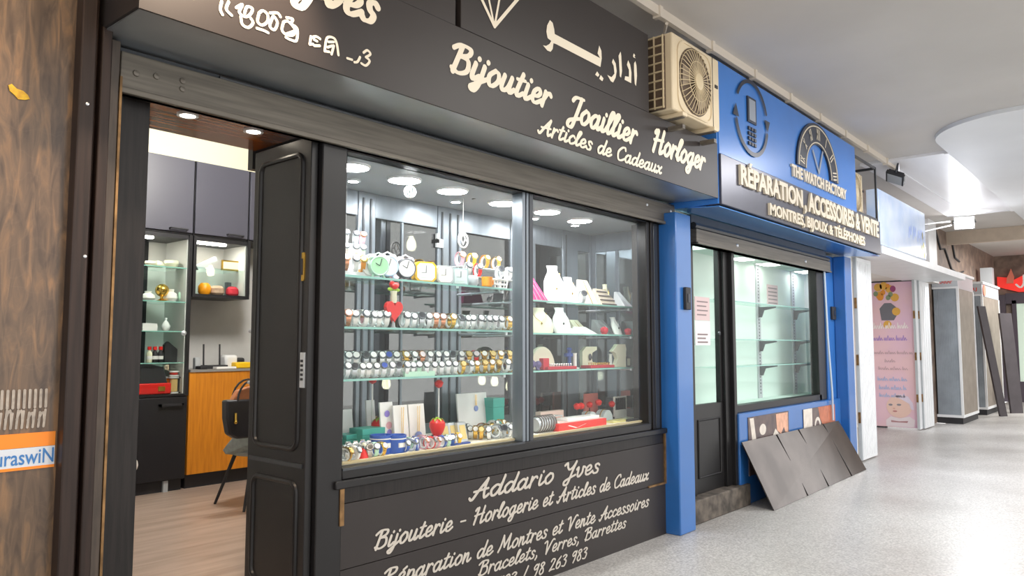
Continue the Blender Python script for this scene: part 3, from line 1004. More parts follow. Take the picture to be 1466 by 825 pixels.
def za(pts):
    return [(680 + a * SA, b * SA) for a, b in pts]


mb = MB()
# waw, the long bar, the tooth, two dots, ra, alef, dal, alef with hamza
for pg in ([(590, 158), (612, 180), (624, 230), (628, 268), (985, 458), (965, 420), (978, 358), (995, 400), (998, 460), (988, 528), (640, 348), (618, 340), (612, 385), (596, 408), (570, 398), (535, 356), (560, 362), (588, 345), (600, 322), (572, 300), (562, 250), (568, 200)],
           [(962, 562), (980, 590), (968, 606), (946, 588)], [(990, 590), (1012, 618), (1003, 640), (978, 620)],
           [(1088, 462), (1108, 500), (1116, 560), (1108, 610), (1088, 650), (1070, 640), (1042, 590), (1075, 608), (1098, 580), (1092, 520), (1078, 490)],
           [(1147, 405), (1152, 440), (1158, 560), (1150, 612), (1140, 600), (1134, 480), (1130, 440)],
           [(1206, 474), (1222, 510), (1232, 570), (1230, 655), (1178, 628), (1182, 600), (1212, 605), (1212, 550), (1196, 510)],
           [(1263, 480), (1272, 520), (1276, 600), (1268, 678), (1258, 660), (1252, 560), (1252, 500)],
           [(1250, 420), (1262, 436), (1256, 446), (1266, 460), (1248, 452), (1244, 440)]):
    cut(mb, za(pg), yl)
child(mb, 'lettering', LETTER, up, 'cream Arabic lettering', smooth=0)
# the diamond: outline and facets, on the plane of the panel (its crown runs above the frame of the picture)
mb = MB()
tip = onY(708, 38, yl)
for dx, w in ((-0.26, 0.020), (-0.10, 0.013), (0.07, 0.013), (0.26, 0.020)):
    brush(mb, [(tip.x, tip.z), (tip.x + dx, tip.z + 0.30)], w, lambda u, v: (u, yl, v))
for a, b in (((-0.26, 0.30), (0.26, 0.30)), ((-0.26, 0.30), (-0.15, 0.41)), ((0.26, 0.30), (0.15, 0.41)), ((-0.15, 0.41), (0.15, 0.41))):
    brush(mb, [(tip.x + a[0], tip.z + a[1]), (tip.x + b[0], tip.z + b[1])], 0.016, lambda u, v: (u, yl, v))
child(mb, 'diamond_emblem', LETTER, up, 'cream outline diamond', smooth=0)
t = box(1.08, 2.655, YF + 0.004, 2.80, 3.153, 3.72).build('upper_signboard', SIGNB, bev=0.003)
tag(t, 'plain black upper sign panel over the shop doorway, before the diamond panel', 'sign')
tag(box(2.655, 2.69, 2.74, 2.80, 3.153, 3.72).build('panel_gap_batten', mat('gap_black', '#151212', 0.6)), 'narrow black batten in the gap between the two upper sign panels', 'batten')

# lower sign under the window
lo = empty('lower_sign', (3.9, 3.12, 0.0), 'low black timber sign with grey script lettering under the display window', 'sign')
YB = 3.115
child(box(2.27, 5.50, YB, 3.139, 0.725, 0.80), 'board', BLACKW, lo)
child(box(2.27, 5.50, YB, 3.139, 0.405, 0.721), 'board', SIGNB, lo)
child(box(2.27, 5.50, YB, 3.139, 0.0, 0.401), 'board', SIGNB, lo)
for q in ((5.45, 5.475, 0.412, 0.80), (2.285, 2.31, 0.62, 0.80), (5.2, 5.475, 0.398, 0.412)):
    child(box(q[0], q[1], YB - 0.012, YB, q[2], q[3]), 'edge_strip', BRASSD, lo, 'worn copper-coloured edging')
yb = YB - 0.003
mb = MB()
script_text(mb, 'Addario', 3.20, 4.00, 0.605, 0.105, yb, 0.18)
script_text(mb, 'Yves', 4.10, 4.53, 0.605, 0.105, yb, 0.18)
child(mb, 'lettering', LETTERG, lo, smooth=0)
mb = MB()
script_text(mb, 'Bijouterie - Horlogerie et Articles de Cadeaux', 2.50, 5.20, 0.463, 0.088, yb, 0.165)
child(mb, 'lettering', LETTERG, lo, smooth=0)
mb = MB()
script_text(mb, 'Réparation de Montres et Vente Accessoires', 2.56, 5.20, 0.262, 0.085, yb, 0.165)
child(mb, 'lettering', LETTERG, lo, smooth=0)
mb = MB()
script_text(mb, 'Bracelets, Verres, Barrettes', 3.27, 4.87, 0.158, 0.078, yb, 0.165)
child(mb, 'lettering', LETTERG, lo, smooth=0)
mb = MB()
script_text(mb, '98 263 983 / 98 263 983', 3.02, 4.37, 0.04, 0.075, yb, 0.165)
child(mb, 'lettering', LETTERG, lo, smooth=0)

# roller shutter rolled up over the black shop
rs = empty('roller_shutter', (3.4, 3.1, 2.53), 'rolled-up dull steel shutter rail above the jewellery window and doorway', 'shutter')
child(box(1.18, 5.655, 3.09, 3.128, 2.505, 2.678), 'bottom_rail', STEELR, rs, bev=0.004)
child(box(1.18, 5.655, 3.075, 3.128, 2.505, 2.53), 'rail_lip', STEELR, rs, bev=0.003)
child(MB().tube([(1.6, 3.105, 2.686), (5.655, 3.105, 2.686)], 0.009).box(1.18, 5.655, 3.13, 3.15, 2.678, 2.705), 'top_roll', STEELD, rs)
for x, z in ((1.24, 2.60), (1.32, 2.61), (1.43, 2.62), (1.43, 2.585)):
    child(MB().lathe([(0.014, 0), (0.012, 0.006), (0, 0.009)], (x, 3.09, z), 10, (0, -1, 0)), 'bolt', STEELR, rs)
for x in (5.2, 5.58):
    child(MB().lathe([(0.012, 0), (0.01, 0.006), (0, 0.009)], (x, 3.09, 2.63), 10, (0, -1, 0)), 'bolt', SILVERM, rs)

# ================================================================== SIGN OF THE BLUE SHOP
bs = empty('repair_sign', (7.9, 2.75, 2.62), 'blue and grey shop sign with raised cream capitals and clock emblem', 'sign')
child(box(5.68, 9.30, YF, 2.85, 3.075, 3.86), 'blue_panel', BLUES, bs, 'bright blue upper panel', 0.006)
child(box(5.655, 5.685, YF + 0.01, 3.15, 2.66, 3.86), 'end_panel', BLUES, bs)
child(box(5.68, 10.19, YF - 0.012, 2.82, 2.655, 3.075), 'grey_band', GREYBAND, bs, 'dark grey lower band', 0.005)
ye = YF - 0.035
child(font_text('RÉPARATION', 6.01, 7.45, 2.865, 3.085, ye, 0.022, 0.04), 'raised_lettering', SLAB, bs, smooth=0)
child(font_text(', ACCESSOIRES & VENTE', 7.50, 10.05, 2.815, 3.055, ye, 0.022, 0.04), 'raised_lettering', SLAB, bs, smooth=0)
child(font_text('MONTRES, BIJOUX & TÉLÉPHONES', 6.62, 9.46, 2.655, 2.825, ye, 0.022, 0.035), 'raised_lettering', SLAB, bs, smooth=0)
child(font_text('THE WATCH FACTORY', 7.22, 8.87, 3.155, 3.275, YF - 0.022, 0.02, 0.04), 'raised_lettering', SLAB, bs, smooth=0)
# phone inside two turning arrows
yp = YF - 0.014
mb = MB()
cx, cz, ax, az = 6.325, 3.515, 0.335, 0.325


def arc(a0, a1, w, cx=cx, cz=cz, ax=ax, az=az):
    brush(mb, [(cx + ax * math.cos(R(a)), cz + az * math.sin(R(a))) for a in [a0 + (a1 - a0) * k / 14 for k in range(15)]], w, lambda u, v: (u, yp, v), 2, 0.05)


arc(150, 20, 0.035)
arc(195, 345, 0.04)
for x, z, s in ((cx - ax, cz - 0.02, 1), (cx + ax, cz + 0.02, -1)):
    mb.poly([(x - 0.06, yp, z - 0.03 * s), (x + 0.06, yp, z - 0.03 * s), (x, yp, z + 0.08 * s)][::s])
child(mb, 'arrow_emblem', DARKE, bs, 'dark circling arrows', smooth=0)
mb = box(6.235, 6.415, yp, YF, 3.47, 3.70)
for r_ in range(4):
    for c_ in range(3):
        mb.box(6.245 + c_ * 0.06, 6.285 + c_ * 0.06, yp, YF, 3.40 - r_ * 0.045, 3.43 - r_ * 0.045)
ph = child(mb, 'phone_emblem', DARKE, bs, 'dark mobile phone pictogram', smooth=0)
child(box(6.26, 6.39, yp - 0.003, yp, 3.49, 3.68), 'phone_screen', mat('emblem_grey', '#8f97a3', 0.4), ph)
# half clock face
mb = MB()
wx, wz, ro, ri = 7.99, 3.30, 0.62, 0.36


def half_ring(mb, ro, ri, y0, y1, a0=0, a1=180, n=28, kz=0.86):
    o = [(wx + ro * math.cos(R(a0 + (a1 - a0) * k / n)), wz + kz * ro * math.sin(R(a0 + (a1 - a0) * k / n))) for k in range(n + 1)]
    i = [(wx + ri * math.cos(R(a0 + (a1 - a0) * k / n)), wz + kz * ri * math.sin(R(a0 + (a1 - a0) * k / n))) for k in range(n + 1)]
    for k in range(n):
        mb.hexa([(o[k][0], y0, o[k][1]), (o[k + 1][0], y0, o[k + 1][1]), (i[k + 1][0], y0, i[k + 1][1]), (i[k][0], y0, i[k][1])],
                [(o[k][0], y1, o[k][1]), (o[k + 1][0], y1, o[k + 1][1]), (i[k + 1][0], y1, i[k + 1][1]), (i[k][0], y1, i[k][1])])
    return mb


ck = child(half_ring(MB(), ro, ri, YF, YF - 0.02), 'clock_emblem', DARKE, bs, 'dark half clock face', smooth=0)
mb = half_ring(MB(), ro - 0.03, ro - 0.045, YF - 0.02, YF - 0.025)
half_ring(mb, ri + 0.03, ri + 0.018, YF - 0.02, YF - 0.025)
child(mb, 'clock_rims', SLAB, ck, smooth=0)
mb = MB()
yr = YF - 0.024
for k, num in enumerate(('III', 'II', 'I', 'XII', 'XI', 'X', 'IX')):
    a = R(8 + k * 27.3)
    rm = (ro + ri) / 2
    px_, pz_ = wx + rm * math.cos(a), wz + 0.86 * rm * math.sin(a)
    w = 0.022
    tot = len(num) * 0.036
    ux, uz = math.sin(a), -math.cos(a)
    vx, vz = math.cos(a), math.sin(a)
    for j, ch in enumerate(num):
        o_ = (j + 0.5) * 0.036 - tot / 2

        def pt(u, v):
            return (px_ + ux * (o_ + u) + vx * v, yr, pz_ + uz * (o_ + u) + vz * v)
        if ch == 'I':
            mb.quad(pt(-.007, -.06), pt(.007, -.06), pt(.007, .06), pt(-.007, .06))
        else:
            mb.quad(pt(-.022, -.06), pt(-.01, -.06), pt(.022, .06), pt(.01, .06))
            mb.quad(pt(.012, -.06), pt(.022, -.06), pt(-.012, .06), pt(-.022, .06))
child(mb, 'roman_numerals', SLAB, ck, smooth=0)
mb = MB()
for a, l, w in ((128, 0.26, 0.03), (62, 0.30, 0.03)):
    d = (math.cos(R(a)) * l, math.sin(R(a)) * l)
    brush(mb, [(wx + 0.02, wz + 0.02), (wx + 0.02 + d[0], wz + 0.02 + d[1])], w, lambda u, v: (u, YF - 0.012, v))
child(mb, 'clock_hands', mat('emblem_grey', '#8f97a3', 0.4), ck, smooth=0)
mb = MB()
rs2 = empty('roller_shutter', (7.7, 3.1, 2.40), 'rolled-up steel shutter rail above the empty blue shop window', 'shutter')
child(box(5.98, 9.45, 3.06, 3.15, 2.395, 2.53), 'bottom_rail', STEELR, rs2, bev=0.004)
child(box(5.98, 9.45, 3.045, 3.15, 2.395, 2.413), 'rail_lip', STEELR, rs2, bev=0.003)
child(MB().tube([(5.98, 3.09, 2.56), (9.45, 3.09, 2.56)], 0.03).box(5.98, 9.45, 3.11, 3.15, 2.53, 2.66), 'top_roll', STEELD, rs2)
for x in (6.8, 8.6):
    child(MB().lathe([(0.018, 0), (0.014, 0.01), (0, 0.014)], (x, 3.06, 2.46), 10, (0, -1, 0)), 'bolt', SILVERM, rs2)


# ================================================================== AIR CONDITIONERS
def air_con(loc, label, w=0.78, h=0.60, d=0.27, rz=0.0):
    t = empty('air_conditioner', loc, label, 'air conditioner', None, rz)
    O = Vector(loc)

    def part(mb, name, m, parent=t, bev=0.0, lab=None):
        OFF_save = OFF[parent.name]
        OFF[parent.name] = Vector((0, 0, 0))
        o = mb.build(name, m, parent, bev)
        OFF[parent.name] = OFF_save
        OFF[o.name] = Vector((0, 0, 0))
        if lab:
            o['label'] = lab
        return o
    part(box(0.03, w, 0, d, 0.03, h), 'casing', ACW, bev=0.012)
    fins = MB()
    for k in range(16):
        fins.box(-0.002, 0.029, 0.06, d - 0.01, 0.05 + k * (h - 0.08) / 16, 0.06 + k * (h - 0.08) / 16)
    part(box(0.0, 0.03, 0.055, d - 0.005, 0.04, h - 0.02), 'coil', ACD)
    g = MB()
    for k in range(9):
        z = 0.05 + k * (h - 0.08) / 8
        g.box(-0.012, 0.0, 0.05, d, z - 0.005, z + 0.005)
    for k in range(4):
        y = 0.055 + k * (d - 0.06) / 3
        g.box(-0.014, -0.002, y - 0.004, y + 0.004, 0.04, h - 0.02)
    part(g, 'side_grille', GUARD)
    cxx, czz, r = 0.37, h * 0.52, 0.235
    part(MB().lathe([(r + 0.02, 0.0), (r + 0.02, 0.004), (0, 0.004)], (cxx, 0.0, czz), 40, (0, -1, 0)), 'fan_recess', ACD, lab='dark fan opening')
    fb = MB()
    for k in range(3):
        a = R(120 * k + 20)
        p = []
        for q in range(7):
            rr = 0.05 + 0.17 * q / 6
            aa = a + 0.35 * q / 6
            p.append((cxx + rr * math.cos(aa), -0.012, czz + rr * math.sin(aa)))
        for q in range(6, -1, -1):
            rr = 0.05 + 0.17 * q / 6
            aa = a + 0.9 + 0.2 * q / 6
            p.append((cxx + rr * math.cos(aa), -0.006, czz + rr * math.sin(aa)))
        fb.poly(p)
    part(fb, 'fan_blades', mat('fan_grey', '#9a8a74', 0.5))
    gd = MB()
    for k in range(36):
        a = 2 * PI * k / 36
        c, s = math.cos(a), math.sin(a)
        gd.tube([(cxx + 0.05 * c, -0.036, czz + 0.05 * s), (cxx + 0.16 * c, -0.034, czz + 0.16 * s), (cxx + r * c, -0.018, czz + r * s), (cxx + (r + 0.012) * c, 0.002, czz + (r + 0.012) * s)], 0.0034, 4, False)
    for rr, yy in ((r + 0.008, -0.01), (0.15, -0.034)):
        gd.tube([(cxx + rr * math.cos(2 * PI * k / 32), yy, czz + rr * math.sin(2 * PI * k / 32)) for k in range(32)], 0.003, 4, closed=True)
    gd.lathe([(0.062, 0.0), (0.062, 0.012), (0.045, 0.018), (0, 0.018)], (cxx, -0.028, czz), 20, (0, -1, 0))
    part(gd, 'fan_guard', GUARD)
    rim = MB()
    pts = []
    rw, rc = 0.262, 0.10
    for ex, ez, a0 in ((1, 1, 0), (-1, 1, 90), (-1, -1, 180), (1, -1, 270)):
        for k in range(6):
            a = R(a0 + 18 * k)
            pts.append((cxx + ex * (rw - rc) + rc * math.cos(a), -0.004, czz + ez * (rw - rc) + rc * math.sin(a)))
    rim.tube(pts, 0.008, 6, closed=True)
    part(rim, 'front_rim', ACW)
    part(box(0.66, 0.665, -0.003, 0.0, 0.03, h).box(0.70, 0.745, -0.006, 0.0, 0.36, 0.385), 'front_badge', INK)
    for x in (0.12, 0.62):
        part(box(x, x + 0.07, -0.03, d + 0.02, 0.0, 0.03), 'foot', ACW, bev=0.004)
    return t


air_con((4.68, 2.575, 3.158), 'cream air conditioner with round fan grille perched beside the blue sign')
air_con((9.44, 2.86, 3.112), 'beige air conditioner in a metal cage beyond the blue sign', 0.72, 0.58, 0.27)
br = empty('wall_bracket', (5.0, 2.6, 3.06), 'steel bracket carrying the cream air conditioner above the script sign', 'bracket')
child(box(4.82, 4.86, 2.56, 3.2, 3.152, 3.158).box(4.82, 4.86, 2.56, 2.68, 3.07, 3.10), 'bracket_arm', STEELR, br)
child(box(5.32, 5.36, 2.56, 3.2, 3.152, 3.158).box(5.32, 5.36, 2.56, 2.68, 3.07, 3.10), 'bracket_arm', STEELR, br)
cg = empty('metal_cage', (9.8, 2.75, 3.0), 'grey metal frame around the air conditioner beyond the blue sign', 'frame')
mb = MB()
mb.box(9.31, 10.2, 2.70, 2.72, 3.08, 3.11).box(10.17, 10.2, 2.70, 2.72, 3.08, 3.78).box(9.31, 10.2, 2.70, 2.72, 3.75, 3.78).box(10.17, 10.2, 2.70, 3.2, 3.75, 3.78).box(10.17, 10.2, 2.70, 3.2, 3.08, 3.11)
child(mb, 'cage_frame', STEELD, cg)
mb = box(9.35, 10.2, 2.74, 3.2, 3.09, 3.11)
child(mb, 'cage_floor', STEELD, cg)


# ================================================================== THINGS OUTSIDE
def one(mb, name, m, label, cat, group=None, bev=0.0, smooth=35):
    return tag(mb.build(name, m, None, bev, smooth), label, cat, group)


# big steel plate leaning on the low blue wall
A, B_, C_, D_ = Vector((6.86, 2.80, 0.0)), Vector((9.86, 2.86, 0.0)), Vector((9.55, 3.068, 0.60)), Vector((6.80, 3.068, 0.60))
pt_ = empty('steel_plate', (8.3, 2.9, 0), 'large worn dark steel sheet leaning against the low blue wall', 'metal sheet')
nrm = Vector((0, -0.95, 0.3)).normalized() * 0.012
child(MB().hexa([A + Vector((0, 0, .002)), B_ + Vector((0, 0, .002)), C_, D_], [A + nrm, B_ + nrm, C_ + nrm, D_ + nrm]), 'sheet', PLATE, pt_, smooth=0)
for t in (0.30, 0.52, 0.80):
    p, q = A.lerp(B_, t) + nrm, D_.lerp(C_, t) + nrm
    u = (B_ - A).normalized() * 0.005
    k = nrm * 0.6
    child(MB().hexa([p - u, p + u, q + u, q - u], [p - u + k, p + u + k, q + u + k, q - u + k]), 'seam', mat('plate_seam', '#3b3534', 0.4, 0.6), pt_, smooth=0)
# photo panels on the low blue wall
PHB = mat('photo_dark', '#4e4246', 0.4, hex2='#6b5a55', scale=9)


def photo(name, a, b, c, d, label, blobs):
    """printed photograph stuck on the wall: a..b in x, c..d in z"""
    t = empty(name, ((a + b) / 2, 3.087, c), label, 'photo print')
    child(box(a, b, 3.082, 3.0898, c, d), 'print', PHB, t)
    for k, (pts, m, nm) in enumerate(blobs):
        child(MB().poly([(a + (b - a) * u, 3.0812 - 0.0004 * k, c + (d - c) * v) for u, v in pts]), nm, m, t, smooth=0)
    return t


PST = mat('photo_peach', '#d9a58a', 0.45, var=0.15, scale=14)
PSW = mat('photo_pale', '#d8cfc4', 0.45, var=0.1, scale=14)
PSO = mat('photo_orange', '#b4684a', 0.45, var=0.15, scale=14)


def oval(cx, cy, rx, ry, n=14):
    return [(cx + rx * math.cos(2 * PI * k / n), cy + ry * math.sin(2 * PI * k / n)) for k in range(n)]


photo('photo_print', 7.01, 8.03, 0.26, 0.815, 'printed photograph of hands at work, nearer the blue shop door', [
    ([(0.03, 0.98), (0.12, 0.98), (0.22, 0.2), (0.13, 0.2)], PSW, 'printed_strip'),
    (oval(0.33, 0.75, 0.08, 0.10), PSW, 'printed_highlight'),
    ([(0.66, 0.98), (0.97, 0.98), (0.97, 0.6), (0.9, 0.62), (0.86, 0.72), (0.78, 0.6), (0.68, 0.68)], PST, 'printed_hand'),
    ([(0.58, 0.62), (0.64, 0.72), (0.74, 0.6), (0.70, 0.5), (0.62, 0.45), (0.52, 0.2), (0.5, 0.22)], PSW, 'printed_tweezers'),
    ([(0.85, 0.6), (0.97, 0.55), (0.97, 0.35), (0.9, 0.42)], PSO, 'printed_fingertip')])
photo('photo_print', 8.46, 9.50, 0.26, 0.80, 'printed photograph of a watch and orange cloth, beside the blue pier', [
    ([(0.0, 1.0), (0.26, 1.0), (0.26, 0.1), (0.0, 0.1)], PSW, 'printed_cuff'),
    ([(0.45, 1.0), (1.0, 1.0), (1.0, 0.35), (0.62, 0.55), (0.5, 0.75)], PSO, 'printed_cloth'),
    (oval(0.42, 0.6, 0.10, 0.2), PSW, 'printed_dial'),
    (oval(0.42, 0.6, 0.06, 0.13), PHB, 'printed_dial_centre')])

# notices, doorbells
nt = empty('paper_notice', (6.33, 3.196, 1.5), 'two-sheet paper notice taped inside the glass door of the blue shop', 'notice')
child(box(6.18, 6.47, 3.193, 3.1985, 1.735, 1.95), 'sheet', PINKPAP, nt)
child(box(6.18, 6.47, 3.193, 3.1985, 1.51, 1.73), 'sheet', PAPER, nt)
mb = MB()
for k in range(4):
    mb.box(6.22, 6.43 - 0.03 * (k % 2), 3.1915, 3.193, 1.90 - k * 0.04, 1.912 - k * 0.04)
for k in range(3):
    mb.box(6.22, 6.42 - 0.04 * (k % 2), 3.1915, 3.193, 1.60 - k * 0.035, 1.615 - k * 0.035)
child(mb, 'printed_lines', mat('notice_ink', '#8d7f80', 0.6), nt)
p = onY(1098, 407, 3.615)
q = onY(1114, 438, 3.615)
nb = empty('paper_notice', ((p.x + q.x) / 2, 3.615, q.z), 'pink paper notice on the pale wall of the empty window', 'notice')
child(box(p.x, q.x, 3.615, 3.62, q.z, p.z), 'sheet', PINKPAP, nb)
mb = MB()
for k in range(5):
    mb.box(p.x + 0.03, q.x - 0.03, 3.613, 3.615, p.z - 0.05 - k * 0.045, p.z - 0.035 - k * 0.045)
child(mb, 'printed_lines', mat('notice_ink', '#8d7f80', 0.6), nb)
dv = empty('door_buzzer', (5.60, 2.98, 1.81), 'small black buzzer box on the blue pillar between the shops', 'buzzer')
child(box(5.575, 5.66, 2.955, 2.985, 1.80, 1.985), 'body', INK, dv, bev=0.006)
child(box(5.60, 5.635, 2.95, 2.955, 1.86, 1.93), 'lens', DARKE, dv)
dv = empty('door_buzzer', (9.66, 3.1, 1.84), 'small black buzzer box on the blue pier past the empty window', 'buzzer')
child(box(9.60, 9.73, 3.10, 3.13, 1.83, 1.99), 'body', INK, dv, bev=0.006)
child(box(9.64, 9.69, 3.095, 3.10, 1.88, 1.94), 'lens', DARKE, dv)

# pale cable down the blue pier
one(MB().tube([(9.28, 3.08, 2.4), (9.30, 3.07, 1.6), (9.36, 3.06, 0.95), (9.36, 3.06, 0.62)], 0.012, 6), 'cable', mat('pale_cable', '#b9c4d4', 0.5), 'pale cable hanging down beside the empty shop window', 'cable')

# mirror reflection of a shop sign painted on the stone, plus a yellow sticker
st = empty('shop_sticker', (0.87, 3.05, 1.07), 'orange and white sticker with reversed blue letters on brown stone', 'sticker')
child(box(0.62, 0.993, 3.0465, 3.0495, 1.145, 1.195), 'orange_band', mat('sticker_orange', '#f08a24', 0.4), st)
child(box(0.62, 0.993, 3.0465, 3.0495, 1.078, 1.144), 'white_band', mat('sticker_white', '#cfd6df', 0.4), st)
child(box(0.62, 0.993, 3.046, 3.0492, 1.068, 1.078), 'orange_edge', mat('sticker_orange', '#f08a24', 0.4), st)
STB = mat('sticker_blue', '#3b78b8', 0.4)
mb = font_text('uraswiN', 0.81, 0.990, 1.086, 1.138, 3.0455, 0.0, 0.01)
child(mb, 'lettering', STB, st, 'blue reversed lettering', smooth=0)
gh = empty('faded_sticker', (0.87, 3.05, 1.21), 'faded grey lettering above the orange sticker on brown stone', 'sticker')  # grey mirrored letters, likewise a reflection painted flat on the stone
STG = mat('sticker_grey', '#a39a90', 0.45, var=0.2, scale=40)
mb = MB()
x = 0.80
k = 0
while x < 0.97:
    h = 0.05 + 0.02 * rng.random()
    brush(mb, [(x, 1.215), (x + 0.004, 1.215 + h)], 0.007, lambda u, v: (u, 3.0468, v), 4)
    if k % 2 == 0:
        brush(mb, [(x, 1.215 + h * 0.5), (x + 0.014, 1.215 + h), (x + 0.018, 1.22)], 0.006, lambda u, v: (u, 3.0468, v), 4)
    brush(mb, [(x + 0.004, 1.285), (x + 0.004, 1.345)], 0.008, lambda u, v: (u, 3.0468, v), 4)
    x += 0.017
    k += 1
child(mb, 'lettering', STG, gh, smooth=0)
pb = [onY(a, b, 3.046) for a, b in ((12, 122), (17, 120), (24, 127), (33, 130), (40, 136), (43, 142), (36, 143), (26, 142), (21, 136), (14, 130))]
lf = empty('leaf_sticker', tuple(pb[0]), 'small yellow sticker high on the brown stone wall', 'sticker')
child(MB().prism([(p.x - pb[0].x, p.z - pb[0].z) for p in pb], pb[0], (1, 0, 0), (0, 0, 1), (0, 0.0035, 0)), 'yellow_patch', mat('sticker_yellow', '#d9b414', 0.4, hex2='#a87a10', scale=25), lf, smooth=0)
for nm, xx, zz in (('wall_screw', 1.03, 2.40), ('wall_screw', 1.045, 1.83)):
    one(MB().lathe([(0.007, 0), (0.006, 0.004), (0, 0.006)], (xx, 2.992, zz), 10, (0, -1, 0)), nm, SILVERM, 'bright screw high on the dark timber jamb' if zz > 2.2 else 'dark screw hole lower down on the dark timber jamb', 'screw')


# ---- floodlights on the ceiling
def floodlight(loc, rot, label, lit):
    t = empty('floodlight', loc, label, 'floodlight')
    t.rotation_euler = rot if not lit else Vector((-0.94, -0.22, -0.26)).to_track_quat('-Z', 'Y').to_euler()
    OFF[t.name] = Vector((0, 0, 0))
    child(box(-0.17, 0.17, -0.12, 0.12, -0.05, 0.0), 'housing', INK if not lit else WHITEP, t, bev=0.008)
    f = MB()
    for k in range(7):
        f.box(-0.15 + k * 0.045, -0.14 + k * 0.045, -0.1, 0.1, 0.0, 0.02)
    child(f, 'cooling_fins', INK, t)
    child(box(-0.145, 0.145, -0.095, 0.095, -0.056, -0.05), 'lens', FLOODE if lit else GREYP, t, 'glowing lens' if lit else None)
    child(MB().tube([(-0.185, 0, -0.02), (-0.185, 0.03, 0.14), (0.185, 0.03, 0.14), (0.185, 0, -0.02)], 0.012, 6), 'bracket', STEELD, t)
    return t


floodlight((11.15, 2.70, 3.83), (R(25), R(10), R(15)), 'black unlit floodlight on the ceiling past the blue sign', False)
floodlight((16.3, 2.80, 3.84), (R(-35), R(40), R(0)), 'glowing white floodlight at the far end of the glossy ceiling', True)
one(MB().tube([(14.0, 3.4, 4.0), (14.3, 3.4, 3.86), (15.2, 3.3, 3.72), (16.1, 3.0, 3.86)], 0.015, 6), 'lamp_cable', WHITEP, 'white cable sagging up to the lit floodlight, upper strand', 'cable')
one(MB().tube([(14.2, 3.4, 4.0), (14.5, 3.4, 3.72), (15.3, 3.3, 3.6), (16.2, 3.0, 3.8)], 0.015, 6), 'lamp_cable', WHITEP, 'white cable sagging up to the lit floodlight, lower strand', 'cable')

# ---- the white shop
fs = empty('shop_sign', (11.6, 2.75, 2.75), 'glossy pale blue sign board above the white shop', 'sign')
child(box(10.25, 12.7, 2.70, 2.85, 2.80, 3.52), 'sign_box', FARSIGN, fs, bev=0.01)
mb = MB()
for k, x in enumerate((11.7, 11.95, 12.2, 12.4)):
    brush(mb, [(x, 3.05), (x + 0.06, 3.2 + 0.03 * (k % 2)), (x + 0.12, 3.1), (x + 0.17, 3.22)], 0.03, lambda u, v: (u, 2.697, v))
child(mb, 'lettering', mat('sign_script_blue', '#7d9ad8', 0.4), fs, smooth=0)
mb = MB()
for k, (x, z) in enumerate(((12.5, 3.15), (12.55, 3.0), (12.45, 2.95), (12.58, 2.88))):
    mb.poly([(x + px_, 2.697, z + pz_) for px_, pz_ in oval(0, 0, 0.035, 0.06, 10)])
child(mb, 'yellow_emblem', mat('sign_yellow', '#e6d67a', 0.4), fs, smooth=0)


def shutter_leaf(x0, x1, y, h, label, n, thick=0.05):
    t = empty('folding_shutter', ((x0 + x1) / 2, y, 0), label, 'shutter')
    child(box(x0, x1, y, y + thick, 0.02, h), 'leaf', WHITEP, t, bev=0.004)
    g = MB()
    for k in range(n):
        xx = x0 + 0.03 + k * (x1 - x0 - 0.06) / max(n - 1, 1)
        g.box(xx - 0.006, xx + 0.006, y - 0.006, y, 0.06, h - 0.05)
    child(g, 'ribs', WHITEP, t)
    child(box(x0 - 0.03, x0, y + 0.005, y + thick - 0.005, 0.02, h), 'edge_rail', GREYP, t)
    for z in (0.5, 1.25, 2.0):
        child(box(x0 - 0.042, x0 - 0.03, y + 0.01, y + thick - 0.01, z, z + 0.14), 'hinge', BRASSD, t)
    return t


shutter_leaf(10.50, 11.12, 3.06, 2.68, 'white ribbed folding shutter standing beside the blue shop', 9)
shutter_leaf(15.02, 15.16, 3.40, 2.70, 'narrow white folding shutter directly beside the pink banner', 3)
shutter_leaf(15.22, 15.93, 3.37, 2.70, 'white folding shutter between the pink banner and the grey kiosk', 5)
# pink banner hung across the opening, facing the camera
bn = empty('pink_banner', (15.1, 3.8, 0), 'tall pink shop banner with flowers above and a baby photograph below', 'banner')
child(box(15.1, 15.115, 3.47, 4.25, 0.03, 2.69), 'banner_sheet', PINKBAN, bn, kind=None)
child(MB().tube([(15.105, 3.45, 2.70), (15.105, 4.25, 2.70)], 0.015, 6), 'top_bar', STEELD, bn)


def onban(u, v, k=0):
    """u 0..1 across (seen left to right), v metres up"""
    return (15.097 - 0.001 * k, 4.20 - u * 0.71, v)


FL1, FL2, FL3 = mat('print_yellow', '#e9b352', 0.5), mat('print_orange', '#ef9a3a', 0.5), mat('print_plum', '#a04a7a', 0.5)
PGR, PDK = mat('print_green', '#8a9a78', 0.5), mat('print_charcoal', '#77767e', 0.5)
mb = MB()
mb.poly([onban(.30 + a, 1.98 + b, 1) for a, b in [(-.02, .0), (.28, .0), (.36, .10), (.34, .24), (.22, .32), (.06, .32), (-.06, .22)]])
child(mb, 'printed_pot', PDK, bn, 'printed dark flower pot', smooth=0)
fl = MB()
for a, b in ((.22, 2.60), (.36, 2.62), (.50, 2.56), (.26, 2.45), (.62, 2.40), (.64, 2.14), (.42, 1.90)):
    fl.poly([onban(a + p[0], b + p[1], 2) for p in oval(0, 0, .10, .075, 12)])
child(fl, 'printed_flowers', FL1, bn, 'printed yellow flowers', smooth=0)
fl = MB()
for a, b, r in ((.27, 2.42, .07), (.34, 2.50, .05), (.46, 2.62, .04)):
    fl.poly([onban(a + p[0], b + p[1], 3) for p in oval(0, 0, r * 1.2, r, 12)])
child(fl, 'printed_flowers', FL2, bn, 'printed orange flowers', smooth=0)
